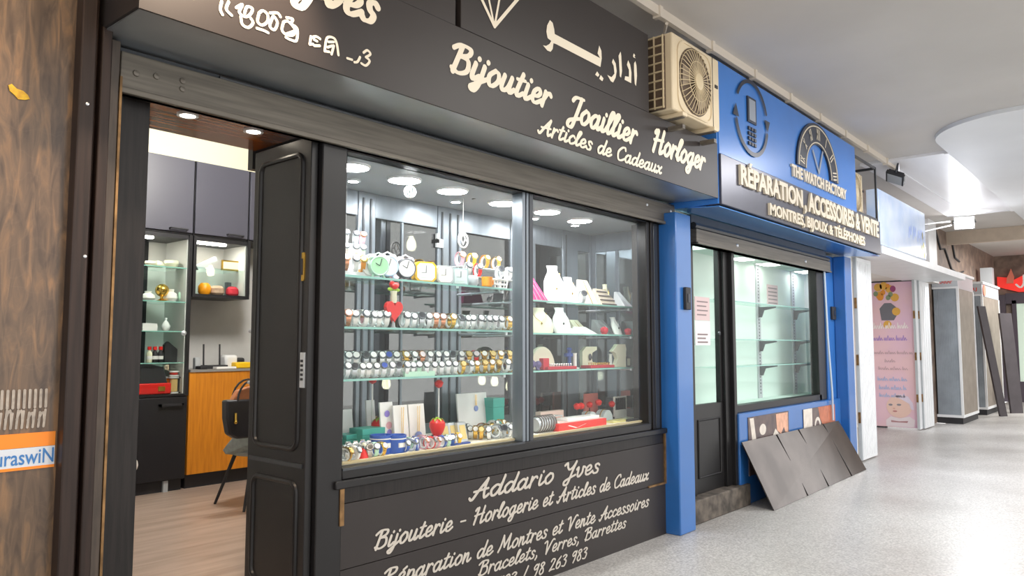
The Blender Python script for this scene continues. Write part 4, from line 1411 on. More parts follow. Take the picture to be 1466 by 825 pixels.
child(MB().poly([onban(.58 + p[0], 2.56 + p[1], 4) for p in oval(0, 0, .07, .06, 12)]), 'printed_flower', FL3, bn, 'printed plum flower', smooth=0)
fl = MB()
for a, b in ((.46, 2.40), (.52, 2.46), (.16, 2.48)):
    fl.poly([onban(a + p[0], b + p[1], 3) for p in oval(0, 0, .06, .05, 8)])
child(fl, 'printed_leaves', PGR, bn, smooth=0)


def scribble(mb, u0, u1, v, h, k=3):
    x = u0
    i = 0
    while x < u1 - 0.02:
        hh = h * (1.0 if i % 4 == 0 else 0.55)
        w = 0.03 + 0.012 * (i % 3)
        brush(mb, [(x, v), (x + w * 0.4, v + hh), (x + w * 0.7, v), (x + w, v + 0.3 * hh)], 0.012, lambda a, b: onban(a, b, k), 3, 0.2)
        x += w + (0.035 if i % 6 == 5 else 0.0)
        i += 1


for rows, m, nm in ((((.08, .95, 1.66, .11),), mat('print_white', '#fff6f4', 0.5), 'white lettering'),
                    (((.04, .92, 1.44, .09),), mat('print_violet', '#b493d4', 0.5), 'violet lettering'),
                    (((.05, .98, 1.19, .06), (.32, .62, 1.04, .06), (.16, .86, .90, .06)), mat('print_taupe', '#d3b3ba', 0.5), 'taupe lettering'),
                    (((.13, .80, .70, .07), (.16, .80, .54, .08), (.16, .78, .40, .07)), mat('print_blue', '#b9c4e8', 0.5), 'pale blue lettering')):
    mb = MB()
    for a, b, v, h in rows:
        scribble(mb, a, b, v + 0.17, h)
    child(mb, 'lettering', m, bn, nm, smooth=0)
bb = child(MB().poly([onban(.62 + p[0], .40 + p[1] * 1.0, 2) for p in oval(0, 0, .30, .20, 24)]), 'printed_baby', FLESH, bn, 'printed baby face', smooth=0)
child(MB().poly([onban(.66 + a, .40 + b, 3) for a, b in [(-.14, .19), (.0, .225), (.18, .19), (.28, .08), (.31, -.05), (.24, -.04), (.2, .06), (.06, .12)]]), 'printed_cap', FLESHL, bb, 'printed pale cap', smooth=0)
e = MB()
for a, b, rx, ry in ((.42, .43, .05, .018), (.62, .435, .055, .018)):
    e.poly([onban(a + p[0], b + p[1], 4) for p in oval(0, 0, rx, ry, 10)])
child(e, 'printed_eyes', mat('print_grey', '#8b8a94', 0.5), bb, smooth=0)
child(MB().poly([onban(.52 + p[0], .315 + p[1], 4) for p in oval(0, 0, .055, .016, 10)]), 'printed_mouth', mat('print_rose', '#c98888', 0.5), bb, smooth=0)
child(MB().poly([onban(.50 + p[0], .365 + p[1], 4) for p in oval(0, 0, .03, .014, 10)]), 'printed_nose', mat('print_nose', '#e2b3a4', 0.5), bb, smooth=0)
child(MB().poly([onban(a, b, 2) for a, b in [(.30, .04), (.96, .04), (.98, .17), (.86, .23), (.62, .19), (.42, .22), (.30, .15)]]), 'printed_bib', mat('print_bib', '#ecdfe4', 0.5), bn, smooth=0)
child(MB().poly([onban(a, b, 3) for a, b in [(.42, .115), (.8, .115), (.82, .15), (.6, .135), (.42, .15)]]), 'printed_ribbon', mat('print_ribbon', '#b9888c', 0.5), bn, smooth=0)
one(box(15.16, 15.22, 4.0, 4.3, 0, 0.12), 'doorstop_block', GREYD, 'small dark block on the floor behind the pink banner', 'block')


# ---- grey kiosks
def kiosk(x0, x1, y0, y1, h, label, txt):
    t = empty('kiosk', ((x0 + x1) / 2, (y0 + y1) / 2, 0), label, 'kiosk')
    child(box(x0 + 0.02, x1 - 0.02, y0 + 0.02, y1, 0, 0.12), 'plinth', INK, t)
    child(box(x0, x1, y0, y1, 0.12, 0.17), 'base_rail', WHITEP, t)
    child(box(x0 + 0.015, x0 + 0.06, y0 + 0.04, y1 - 0.02, 0.17, h - 0.32), 'front_shutter', GREYMET, t)
    g = MB()
    for k in range(12):
        yy = y0 + 0.06 + k * (y1 - y0 - 0.1) / 11
        g.box(x0 + 0.008, x0 + 0.015, yy - 0.005, yy + 0.005, 0.18, h - 0.33)
    child(g, 'front_ribs', GREYMET, t)
    child(box(x0 + 0.06, x1 - 0.03, y0 + 0.015, y1 - 0.02, 0.17, h - 0.32), 'side_panel', GREYMETB, t)
    child(box(x0, x0 + 0.05, y0, y0 + 0.04, 0.17, h - 0.32).box(x1 - 0.05, x1, y0, y0 + 0.04, 0.17, h - 0.32), 'corner_post', WHITEP, t)
    child(box(x0 + 0.01, x1 - 0.01, y0 + 0.01, y1, h - 0.32, h - 0.05), 'header', GREYP, t, 'pale header box')
    child(box(x0 - 0.02, x1 + 0.02, y0 - 0.02, y1, h - 0.05, h), 'cornice', WHITEP, t, bev=0.005)
    child(box(x0 - 0.01, x0 + 0.01, y0, y1, h - 0.32, h - 0.28), 'cornice', WHITEP, t)
    mb = font_text(txt, 0, 1, 0, 1, 0, 0.0, 0.02)
    mb.v = [(x0 + 0.006, y1 - 0.12 - v[0] * (y1 - y0 - 0.22), h - 0.22 + v[2] * 0.09) for v in mb.v]
    child(mb, 'lettering', mat('kiosk_red', '#d8564c', 0.5), t, 'small red lettering', smooth=0)
    return t


kiosk(16.75, 18.3, 3.03, 3.49, 2.95, 'grey ribbed kiosk with red lettering beside the white shutters', 'KARAF')
k2 = kiosk(19.3, 21.5, 3.03, 3.49, 2.93, 'grey ribbed kiosk behind the other one, beside the leaning dark boards', 'NRJ')
child(MB().prism(oval(0, 0, 0.16, 0.12, 20), (19.55, 3.035, 2.74), (1, 0, 0), (0, 0, 1), (0, -0.012, 0)), 'round_badge', mat('kiosk_orange', '#e58a74', 0.5), k2, 'round orange badge', smooth=0)


def plank(a, b, w, th, label):
    """board from base a to top b, width along u"""
    a, b = Vector(a), Vector(b)
    u = Vector((0.75, -0.65, 0)).normalized() * w
    n = (b - a).cross(u).normalized() * th
    return one(MB().hexa([a, a + u, b + u, b], [a + n, a + u + n, b + u + n, b + n]), 'leaning_board', DARKPL, label, 'board', smooth=0)


plank((19.15, 2.78, 0.0), (18.55, 3.0, 2.35), 0.17, 0.05, 'narrow tapering dark board leaning steeply on the second grey kiosk')
plank((20.2, 2.72, 0.0), (20.1, 2.84, 2.25), 0.30, 0.05, 'wide dark board standing upright behind the leaning narrow one')
one(box(21.8, 22.1, 3.2, 3.45, 2.75, 3.45), 'wall_box', GREYP, 'pale grey electrical box high on the stone wall', 'box')
mb = MB().tube([(17.5, 3.53, 3.9), (17.9, 3.53, 3.55), (18.3, 3.53, 3.6), (18.9, 3.53, 3.2), (19.6, 3.53, 3.15), (20.2, 3.53, 3.25)], 0.02, 6)
mb.tube([(19.0, 3.53, 3.95), (19.3, 3.53, 3.5), (19.8, 3.53, 3.45)], 0.02, 6)
one(mb, 'wall_cables', INK, 'loose black cables on the brown stone wall above the kiosks', 'cable')
struct(box(16.35, 17.0, 3.42, 3.55, 2.96, 4.0).build('pillar_5', WHITEP), 'pale pilaster above the first kiosk')

# ---- far end: red sign and shop front
rsn = empty('red_sign', (24.5, 2.4, 2.95), 'red shop sign with white Arabic letters at the far end', 'sign')
child(MB().prism([(3.48, 3.42), (3.2, 3.38), (3.12, 3.30), (2.5, 3.62), (1.2, 3.62), (1.2, 2.98), (3.0, 2.98), (3.48, 3.14)][::1], (24.5, 0, 0), (0, 1, 0), (0, 0, 1), (0.1, 0, 0)), 'sign_face', REDSIGN, rsn, smooth=0)
mb = MB()
pl_ = lambda u, v: (24.49, u, v)
brush(mb, [(2.86, 3.42), (2.87, 3.2), (2.95, 3.1), (3.04, 3.18)], 0.05, pl_)
brush(mb, [(2.72, 3.48), (2.72, 3.12)], 0.05, pl_)
brush(mb, [(2.5, 3.4), (2.45, 3.15), (2.6, 3.1)], 0.05, pl_)
child(mb, 'lettering', WHITE, rsn, 'white Arabic lettering', smooth=0)
child(MB().prism([(3.26, 3.22), (3.10, 3.22), (3.08, 3.40), (3.14, 3.62), (3.2, 3.46), (3.24, 3.38)], (24.42, 0, 0), (0, 1, 0), (0, 0, 1), (0.08, 0, 0)), 'flame_emblem', mat('flame_orange', '#e8826a', 0.5), rsn, smooth=0)
mb = box(24.45, 24.6, 3.06, 3.16, 0, 2.75).box(24.45, 24.6, 1.2, 3.3, 2.66, 2.95).box(24.45, 24.6, 1.2, 3.06, 0, 0.55)
w3 = struct(mb.build('window_3', mat('aubergine_frame', '#4e4650', 0.4)), 'dark framed shop window at the far end')
child(box(24.5, 24.55, 1.2, 3.06, 0.55, 2.66), 'pane', mat('lit_green_pane', '#c2d2c4', 0.2, emit=0.25), w3)
mb = box(24.3, 24.5, 3.3, 3.5, 0, 2.9)
struct(mb.build('pillar_6', mat('aubergine_frame', '#4e4650', 0.4)), 'dark post beside the far shop window')


# ================================================================== EMPTY BLUE SHOP WINDOW
for k, (z, nm) in enumerate(((1.96, 'uppermost'), (1.565, 'middle'), (1.285, 'lowest'))):
    sh = empty('glass_shelf', (8.4, 3.5, z), 'glass shelf in the empty blue shop window, %s of the three' % nm, 'shelf', 'glass shelves in the empty window')
    child(box(6.9, 10.1, 3.36, 3.60, z, z + 0.008), 'glass_sheet', SGLASS, sh)
    child(box(6.9, 10.1, 3.352, 3.36, z, z + 0.01), 'front_edge', SEDGE, sh)
    for x in (8.56, 9.66):
        child(MB().prism([(0, 0), (0.20, 0), (0.20, -0.015), (0.06, -0.04), (0.03, -0.12), (0, -0.12)], (x - 0.012, 3.60, z - 0.002), (0, -1, 0), (0, 0, 1), (0.024, 0, 0)), 'bracket', STEELD, sh, smooth=0)
for x, nm in ((8.56, 'nearer the door'), (9.66, 'nearer the blue pier')):
    u = empty('shelf_upright', (x, 3.61, 0.9), 'grey slotted upright in the empty window, the one %s' % nm, 'upright')
    child(box(x - 0.05, x + 0.05, 3.603, 3.62, 0.9, 2.46), 'channel', GREYP, u)
    g = MB()
    for k in range(40):
        g.box(x - 0.008, x + 0.008, 3.600, 3.603, 0.95 + k * 0.037, 0.968 + k * 0.037)
    child(g, 'slots', STEELD, u)
for x, nm in ((7.8, 'nearest the door'), (8.52, 'in the middle'), (9.7, 'nearest the blue pier')):
    t = empty('ceiling_light', (x, 3.44, 2.45), 'square ceiling light over the empty blue shop window, %s' % nm, 'ceiling light', 'square lights in the empty window')
    child(box(x - 0.17, x + 0.17, 3.36, 3.56, 2.447, 2.46), 'frame', WHITEP, t)
    child(box(x - 0.15, x + 0.15, 3.38, 3.54, 2.443, 2.447), 'diffuser', LEDB, t)

# ================================================================== INSIDE THE JEWELLERY SHOP
# two downlights in the mahogany soffit
for a, b, nm in ((269, 163, 'nearer the stone wall'), (363, 186, 'nearer the display window')):
    p = onZ(a, b, 2.62)
    t = empty('ceiling_light', (p.x, p.y, 2.61), 'round recessed downlight in the mahogany soffit, %s' % nm, 'ceiling light', 'downlights over the doorway')
    child(MB().lathe([(0.05, 0), (0.05, 0.012), (0.036, 0.012), (0.034, 0.004), (0, 0.004)], (p.x, p.y, 2.62), 20, (0, 0, -1)), 'trim_ring', WHITEP, t)
    child(MB().lathe([(0.034, 0), (0.034, 0.006), (0, 0.009)], (p.x, p.y, 2.616), 20, (0, 0, -1)), 'lens', SPOTE, t)

YC = 6.8
ov = [(2.72, 3.295), (3.307, 3.85), (3.862, 4.40), (4.412, 4.95)]
nms = ['wall cabinet with grey door above the tall glass cabinet', 'wall cabinet with grey door above the small glass cabinet', 'wall cabinet with grey door past the small glass cabinet', 'last wall cabinet with grey door by the cream wall']
for (a, b), nm in zip(ov, nms):
    t = empty('wall_cabinet', ((a + b) / 2, 7.0, 2.535), nm, 'cabinet', 'grey wall cabinets')
    child(box(a, b, YC + 0.022, 7.28, 2.535, 3.24), 'carcass', CABB, t)
    d = child(box(a + 0.004, b - 0.004, YC, YC + 0.02, 2.55, 3.235), 'door', CABG, t, bev=0.003)
    child(MB().tube([(b - 0.22, YC, 2.575), (b - 0.22, YC - 0.03, 2.575), (b - 0.06, YC - 0.03, 2.575), (b - 0.06, YC, 2.575)], 0.008, 6), 'handle', INK, d)
# tall glass cabinet over a black base
t = empty('base_cabinet', (3.0, 7.0, 0.2), 'black base cabinet with bar handle under the tall glass cabinet', 'cabinet')
child(box(2.60, 3.295, YC + 0.02, 7.28, 0.30, 1.045), 'carcass', CABB, t)
d = child(box(2.62, 3.29, YC, YC + 0.02, 0.31, 1.04), 'door', CABB, t, bev=0.003)
child(box(3.03, 3.25, YC - 0.03, YC - 0.012, 0.965, 0.985).box(3.03, 3.05, YC - 0.03, YC, 0.965, 0.985).box(3.23, 3.25, YC - 0.03, YC, 0.965, 0.985), 'handle', INK, d)
child(box(2.62, 3.28, YC + 0.05, 7.2, 0.2, 0.30), 'plinth', INK, t)
child(box(3.11, 3.15, YC + 0.02, YC + 0.06, 0.2, 0.30), 'foot', GREYP, t, 'grey plastic foot')
t = empty('glass_cabinet', (3.0, 7.0, 1.05), 'tall glass fronted cabinet with black frame at the back of the shop', 'cabinet')
child(box(2.60, 2.63, YC, 7.27, 1.05, 2.53).box(3.265, 3.295, YC, 7.27, 1.05, 2.53).box(2.63, 3.265, YC + 0.02, 7.27, 2.49, 2.53).box(2.63, 3.265, YC + 0.01, 7.27, 1.05, 1.07), 'frame', CABB, t)
child(box(2.63, 3.265, 7.25, 7.27, 1.07, 2.49), 'back_panel', WALLG, t)
child(box(3.255, 3.265, 6.83, 7.25, 1.07, 2.49), 'side_lining', WALLG, t)
child(box(3.0, 3.08, 7.235, 7.25, 1.07, 2.49), 'back_upright', CABB, t)
child(box(2.68, 2.98, 6.90, 6.96, 2.478, 2.49), 'strip_light', STRIP, t, 'glowing strip light')
gd = child(box(2.635, 3.26, YC, YC + 0.006, 1.07, 2.49), 'glass_door', GLASSC, t)
child(MB().lathe([(0.02, 0), (0.025, 0.02), (0, 0.03)], (3.23, YC, 1.62), 10, (0, -1, 0)), 'knob', SILVERM, gd)
for z in (2.215, 1.90, 1.63, 1.345):
    child(box(2.635, 3.26, YC + 0.03, 7.24, z, z + 0.008), 'shelf', SGLASS, t)
    child(box(2.635, 3.26, YC + 0.025, YC + 0.03, z, z + 0.009), 'shelf_edge', SEDGE, t)
# small glass cabinet on the wall
t = empty('glass_cabinet', (3.58, 7.0, 1.96), 'small glass fronted wall cabinet with black frame under the grey doors', 'cabinet')
child(box(3.307, 3.335, YC, 7.27, 1.96, 2.53).box(3.85, 3.88, YC, 7.27, 1.96, 2.53).box(3.335, 3.85, YC + 0.02, 7.27, 2.49, 2.53).box(3.335, 3.85, YC + 0.01, 7.27, 1.96, 1.99), 'frame', CABB, t)
child(box(3.335, 3.85, 7.25, 7.27, 1.99, 2.49), 'back_panel', WALLG, t)
child(box(3.84, 3.85, 6.83, 7.25, 1.99, 2.49), 'side_lining', WALLG, t)
child(box(3.40, 3.68, 6.90, 6.96, 2.478, 2.49), 'strip_light', STRIP, t, 'glowing strip light')
child(box(3.335, 3.85, YC, YC + 0.006, 1.99, 2.49), 'glass_door', GLASSC, t)
child(box(3.335, 3.85, YC + 0.03, 7.24, 2.235, 2.243), 'shelf', SGLASS, t)
t = empty('counter', (3.9, 7.0, 0.2), 'orange wood fronted counter on a black plinth at the back of the shop', 'counter')
child(box(3.307, 4.95, YC + 0.03, 7.28, 0.33, 1.25), 'body', ORANGEW, t)
child(box(3.307, 4.95, YC, YC + 0.028, 0.33, 1.262), 'front', ORANGEW, t, bev=0.003)
child(box(3.32, 4.94, YC + 0.06, 7.2, 0.2, 0.33), 'plinth', INK, t)
child(box(3.307, 4.95, YC - 0.01, 7.28, 1.262, 1.285), 'worktop', mat('grey_worktop', '#8c8a88', 0.4), t, 'grey worktop')


def at_room(px, z, y=6.92, py=500):
    return onY(px, py, y).x


# things on the counter
def gadget(name, px, w, d, h, m, label, cat, z=1.285, y=6.95, extra=None):
    x = at_room(px, z, y)
    return one(box(x - w / 2, x + w / 2, y - d / 2, y + d / 2, z, z + h), name, m, label, cat, bev=min(w, d, h) * 0.2)


x = at_room(311, 1.28, 6.95)
t = empty('router', (x, 6.95, 1.285), 'black router with two upright antennas on the orange counter', 'router')
child(box(x - 0.13, x + 0.08, 6.88, 7.02, 1.285, 1.32), 'body', INK, t, bev=0.006)
for xx in (at_room(295, 0), at_room(318, 0)):
    child(MB().tube([(xx, 6.96, 1.32), (xx, 6.97, 1.52)], 0.008, 6), 'antenna', INK, t)
gadget('speaker', 282, 0.05, 0.06, 0.11, GREYP, 'small pale speaker at the end of the orange counter', 'speaker', y=6.93)
gadget('card_reader', 289, 0.07, 0.12, 0.03, INK, 'flat black card reader on the orange counter', 'card reader', y=6.86)
gadget('label_printer', 328, 0.13, 0.12, 0.13, WHITEP, 'white label printer on the orange counter', 'printer', y=7.0)
gadget('notebook', 322, 0.20, 0.09, 0.02, PAPER, 'white papers lying on the orange counter', 'papers', y=6.85)
gadget('tape_box', 347, 0.18, 0.1, 0.06, YELLOW, 'yellow and red box on the orange counter', 'box', y=6.9)
gadget('black_case', 338, 0.14, 0.12, 0.1, INK, 'black case behind the yellow box on the counter', 'case', y=7.12)

# contents of the tall glass cabinet
IT = [('ornament', 212, 2.223, 0.11, 0.05, CREAM, 'cream ornament on the top shelf of the tall glass cabinet'),
      ('shell_box', 222, 2.223, 0.10, 0.06, IVORY, 'ivory shell box on the top shelf of the tall glass cabinet'),
      ('trinket_dish', 241, 2.223, 0.13, 0.07, IVORY, 'pale fluted dish on the top shelf of the tall glass cabinet'),
      ('basket', 264, 2.223, 0.12, 0.06, mat('straw', '#cfc5a0', 0.8), 'straw coloured basket on the top shelf of the tall glass cabinet'),
      ('teapot', 209, 1.908, 0.13, 0.09, WHITE, 'white rounded pot on the second shelf of the tall glass cabinet'),
      ('golden_globe', 229, 1.908, 0.13, 0.17, GOLD, 'round golden ornament on the second shelf of the tall glass cabinet'),
      ('pale_vase', 242, 1.908, 0.12, 0.12, WHITE, 'white vase on the second shelf of the tall glass cabinet'),
      ('mint_box', 258, 1.908, 0.08, 0.14, MINT, 'mint green pot on the second shelf of the tall glass cabinet'),
      ('card_stand', 213, 1.638, 0.13, 0.07, PAPER, 'white price card on the third shelf of the tall glass cabinet'),
      ('perfume_bottle', 236, 1.638, 0.08, 0.12, ACRYL, 'white drop shaped bottle on the third shelf of the tall glass cabinet')]
for nm, px, z, w, h, m, lab in IT:
    y = 6.95
    x = at_room(px, z, y)
    if nm in ('card_stand',):
        mb = box(x - w / 2, x + w / 2, y - 0.01, y + 0.01, z, z + h)
    elif nm == 'golden_globe':
        mb = MB().lathe([(0.04, 0), (0.045, 0.01), (0.015, 0.03), (0.015, 0.05)], (x, y, z), 16).ball((x, y, z + 0.105), 0.06)
    elif nm == 'perfume_bottle':
        mb = MB().lathe([(0.02, 0), (0.035, 0.02), (0.04, 0.045), (0.025, 0.08), (0.008, 0.10), (0.012, 0.12), (0, 0.125)], (x, y, z), 16)
    elif nm in ('basket', 'trinket_dish', 'ornament'):
        mb = MB().lathe([(w * 0.3, 0), (w * 0.5, h * 0.6), (w * 0.46, h), (w * 0.40, h), (w * 0.42, h * 0.6), (w * 0.2, h * 0.2), (0, h * 0.2)], (x, y, z), 14)
    elif nm == 'shell_box':
        mb = MB().lathe([(w * 0.4, 0), (w * 0.5, h * 0.3), (w * 0.48, h * 0.5), (w * 0.3, h * 0.9), (0, h)], (x, y, z), 12)
    else:
        mb = MB().lathe([(w * 0.3, 0), (w * 0.48, h * 0.3), (w * 0.42, h * 0.65), (w * 0.2, h * 0.8), (w * 0.24, h), (0, h)], (x, y, z), 14)
    one(mb, nm, m, lab, nm.replace('_', ' '))
# bottles with red caps and a dark stand on the fourth shelf
for k, px in enumerate((214, 222, 230)):
    x = at_room(px, 1.353, 6.9)
    t = empty('bottle', (x, 6.9, 1.353), ['pale bottle with red cap, first from the doorway in the tall cabinet', 'dark bottle with red cap standing between two others in the tall cabinet', 'dark bottle with red cap, third from the doorway in the tall cabinet'][k], 'bottle', 'red capped bottles')
    child(MB().lathe([(0.022, 0), (0.025, 0.005), (0.025, 0.085), (0.012, 0.105), (0.012, 0.115)], (x, 6.9, 1.353), 12), 'bottle_body', [IVORY, INK, INK][k], t)
    child(MB().lathe([(0.017, 0), (0.017, 0.03), (0, 0.03)], (x, 6.9, 1.468), 12), 'cap', RED, t)
    child(MB().lathe([(0.0255, 0.03), (0.0255, 0.06)], (x, 6.9, 1.353), 12), 'bottle_label', PAPER, t)
x = at_room(247, 1.353, 6.95)
one(MB().prism([(-.07, 0), (.06, 0), (.06, .12), (.045, .12), (-.04, .19), (-.07, .16)], (x, 6.95, 1.354), (1, 0, 0), (0, 0, 1), (0, 0.05, 0)), 'phone_stand', INK, 'black slanted stand on the fourth shelf of the tall cabinet', 'stand')
x = at_room(260, 1.353, 6.95)
one(MB().lathe([(.03, 0), (.03, .09), (.01, .1), (.01, .14), (0, .14)], (x, 6.95, 1.354), 12), 'dark_flask', INK, 'dark flask at the end of the fourth shelf of the tall cabinet', 'flask')
# red tool case with black lid, spools
x0, x1 = 2.66, at_room(243, 1.07, 6.9)
t = empty('tool_case', ((x0 + x1) / 2, 6.95, 1.07), 'red case with black lid at the bottom of the tall glass cabinet', 'case')
child(box(x0, x1, 6.84, 7.08, 1.071, 1.17), 'case_body', RED, t, 'red body', 0.01)
child(MB().prism([(0, 0), (x1 - x0 - .05, 0), (x1 - x0 - .09, .14), (x1 - x0 - .2, .17), (.03, .17)], (x0 + .02, 6.86, 1.17), (1, 0, 0), (0, 0, 1), (0, .2, 0)), 'case_lid', INK, t, 'black lid')
child(box(x1 - .12, x1 - .06, 6.832, 6.84, 1.10, 1.14), 'latch', BRASS, t)
for k, (px, m, z, lab) in enumerate(((250, mat('beige_thread', '#d8b878', 0.6), 1.071, 'beige thread spool beside the red case'), (244, ORANGEP, 1.071, 'orange thread spool between the red case and the beige spool'), (262, GREYD, 1.071, 'dark thread spool nearest the cabinet frame'), (248, REDB, 1.25, 'red reel lying on top of the beige spool'))):
    x = at_room(px, z, 6.9 + 0.05 * (k % 2))
    y = 6.9 + 0.05 * (k % 2)
    if k == 3:
        y, x = 6.9, at_room(250, z, 6.9)
        z = 1.225
    t = empty('thread_spool', (x, y, z), lab, 'spool')
    h = 0.15 if k != 3 else 0.05
    child(MB().lathe([(.045, 0), (.045, .012), (.02, .012), (.02, h - .012), (.045, h - .012), (.045, h), (0, h)], (x, y, z), 14), 'reel', WHITEP if k != 2 else INK, t)
    child(MB().lathe([(.022, .013), (.036, .02), (.036, h - .02), (.022, h - .013)], (x, y, z), 14), 'thread', m, t)
# contents of the small glass cabinet
x = at_room(293, 2.24, 6.95)
one(box(-.11, .11, -.03, .03, -.022, .022).xform(Matrix.Translation((x, 6.98, 2.30)) @ Euler((0, R(-28), 0)).to_matrix().to_4x4()), 'rolled_print', GREYP, 'grey rolled print leaning in the small glass cabinet', 'roll')
x = at_room(330, 2.243, 6.95)
t = empty('gold_frame', (x, 6.95, 2.243), 'small wide gold frame on the shelf of the small glass cabinet', 'frame')
child(box(x - .115, x + .115, 6.95, 6.965, 2.2432, 2.345), 'frame_border', BRASS, t)
child(box(x - .10, x + .10, 6.947, 6.95, 2.26, 2.33), 'frame_picture', IVORY, t)
for px, w, h, m, lab, nm in ((290, .12, .12, ORANGEP, 'orange pot at the bottom of the small glass cabinet', 'orange_pot'), (308, .14, .10, mat('wicker', '#b99a86', 0.8), 'brownish basket at the bottom of the small glass cabinet', 'basket'), (330, .12, .10, REDD, 'red pouch at the bottom of the small glass cabinet', 'pouch'), (346, .07, .08, GREYP, 'grey jar at the bottom of the small glass cabinet', 'jar'), (352, .04, .13, INK, 'thin dark bottle at the end of the small glass cabinet', 'bottle')):
    x = at_room(px, 1.99, 6.95)
    one(MB().lathe([(w * .35, 0), (w * .5, h * .25), (w * .48, h * .7), (w * .3, h * .95), (0, h)], (x, 6.95, 1.99), 12), nm, m, lab, nm.replace('_', ' '))
x = at_room(331, 2.0, 7.1)
one(box(x - .08, x + .08, 7.08, 7.12, 1.991, 2.14), 'dark_photo', GREYD, 'dark card standing behind the red pouch', 'card')

# chair with grey shell, and the handbag hung on its back
cx0, cy0 = 3.42, 5.78
t = empty('bar_chair', (cx0, cy0, 0.2), 'grey shell chair with black legs inside the shop doorway', 'chair')


def shell_mesh():
    mb = MB()
    n, m = 18, 8
    vs = []
    for i in range(m + 1):
        v = i / m
        for j in range(n + 1):
            u = j / n * 2 - 1
            a = u * R(125)
            rr = 0.25 + 0.03 * v
            z = 0.60 + (0.42 * (0.55 + 0.45 * math.cos(u * PI))) * v + 0.0
            # wrapped round the back, which faces the doorway (-Y)
            vs.append((cx0 + rr * math.sin(a) * (0.55 + 0.45 * min(1, v * 3)), cy0 - rr * math.cos(a) * (0.55 + 0.45 * min(1, v * 3)), z))
    fs = []
    for i in range(m):
        for j in range(n):
            a = i * (n + 1) + j
            fs.append((a, a + 1, a + n + 2, a + n + 1))
    mb.add(vs, fs)
    return mb


sho = child(shell_mesh(), 'shell', FABG, t)
md = sho.modifiers.new('thickness', 'SOLIDIFY')
md.thickness = 0.03
child(MB().lathe([(0, 0), (.2, .0), (.23, .03), (.2, .07), (0, .08)], (cx0, cy0, .61), 24), 'seat', FABG, t)
for sx_, sy_ in ((-1, -1), (1, -1), (-1, 1), (1, 1)):
    child(MB().tube([(cx0 + .13 * sx_, cy0 + .13 * sy_, .62), (cx0 + .25 * sx_, cy0 + .23 * sy_, .2)], [.017, .011], 8), 'leg', INK, t)
bx, by = 3.10, 5.46
t = empty('handbag', (bx, by, .78), 'black leather handbag with tan panel hung on the grey chair', 'bag')
hb = MB()
prof = [(-.17, .30), (-.165, .16), (-.14, .04), (-.08, 0), (.1, 0), (.16, .05), (.18, .16), (.185, .30)]
hb.prism(prof, (bx, by - .045, .79), (1, 0, 0), (0, 0, 1), (0, .09, 0))
child(hb, 'bag_body', LEATHB, t, bev=0.015)
child(MB().prism([(-.12, .29), (.17, .29), (.15, .36), (.05, .40), (-.07, .37)], (bx, by - .03, .79), (1, 0, 0), (0, 0, 1), (0, .06, 0)), 'top_panel', LEATHBR, t, 'tan leather panel', 0.008)
for yy in (-.04, .045):
    child(MB().tube([(bx - .08 + .13 * (1 - math.cos(PI * k / 10)) , by + yy, 1.08 + .16 * math.sin(PI * k / 10)) for k in range(11)], .008, 6), 'handle', LEATHB, t)
child(MB().tube([(bx - .10, by - .052, .99), (bx - .10, by - .055, .93)], .01, 6).ball((bx - .10, by - .055, .92), .014), 'zip_pull', BRASS, t)
# white padded stool just showing past the door post
t = empty('stool', (2.05, 5.2, .2), 'white padded stool half hidden behind the black door post', 'stool')
child(MB().ball((2.085, 5.2, .72), .105, 1, 1, .8, 20, 12), 'seat', WHITE, t)
child(MB().lathe([(.06, 0), (.06, .02), (.03, .04), (.03, .36), (.06, .38), (.065, .46)], (2.03, 5.2, .2), 20), 'pedestal', mat('navy_cloth', '#23263a', 0.8), t)
# pendant bulb, seen through the cabinet glass
p = onY(589, 348, 5.0)
t = empty('pendant_bulb', (p.x, 5.0, p.z), 'bare glowing bulb hanging in the shop, seen through the display case glass', 'lamp')
child(MB().tube([(p.x, 5.0, 3.62), (p.x, 5.0, p.z + .10)], .006, 6), 'cord', INK, t)
child(MB().lathe([(.02, 0), (.022, .05), (0, .055)], (p.x, 5.0, p.z + .06), 12), 'socket', BRASSD, t)
child(MB().lathe([(0, -.075), (.03, -.065), (.045, -.03), (.04, .01), (.02, .05), (.018, .065)], (p.x, 5.0, p.z), 16), 'bulb', BULBE, t)
# glowing bulbs added in place of warm lamp reflections on the case glass
for k, (a, b) in enumerate(((553, 548), (690, 543), (708, 545), (729, 552))):
    p = onY(a, b, 4.35)
    t = empty('pendant_bulb', (p.x, 4.35, p.z), ['glowing lamp low behind the glass under the third shelf, standing alone', 'glowing lamp behind the case glass, first of three close together', 'glowing lamp behind the case glass, second of three close together', 'glowing lamp behind the case glass, last of three close together'][k], 'lamp', 'lamps glimpsed behind the case')
    child(MB().lathe([(0, -.05), (.02, -.045), (.033, -.02), (.03, .01), (.017, .035)], (p.x, 4.35, p.z), 14), 'bulb', BULBE, t)
    child(MB().lathe([(.018, .03), (.018, .06), (.006, .065), (.006, .10), (0, .10)], (p.x, 4.35, p.z), 12), 'socket', BRASSD, t)
    child(MB().tube([(p.x, 4.35, p.z + .09), (p.x, 4.35, 3.62)], .004, 5), 'cord', INK, t)
# dark wall unit seen through the case glass
t = empty('wall_unit', (5.2, 5.4, .2), 'dark wall unit with red boxes seen through the display case glass', 'cabinet')
child(box(5.1, 5.58, 4.4, 6.6, .2, 2.7), 'carcass', GREYD, t)
for z in (.8, 1.3, 1.8, 2.3):
    child(box(5.02, 5.1, 4.4, 6.6, z, z + .03), 'shelf', CABB, t)


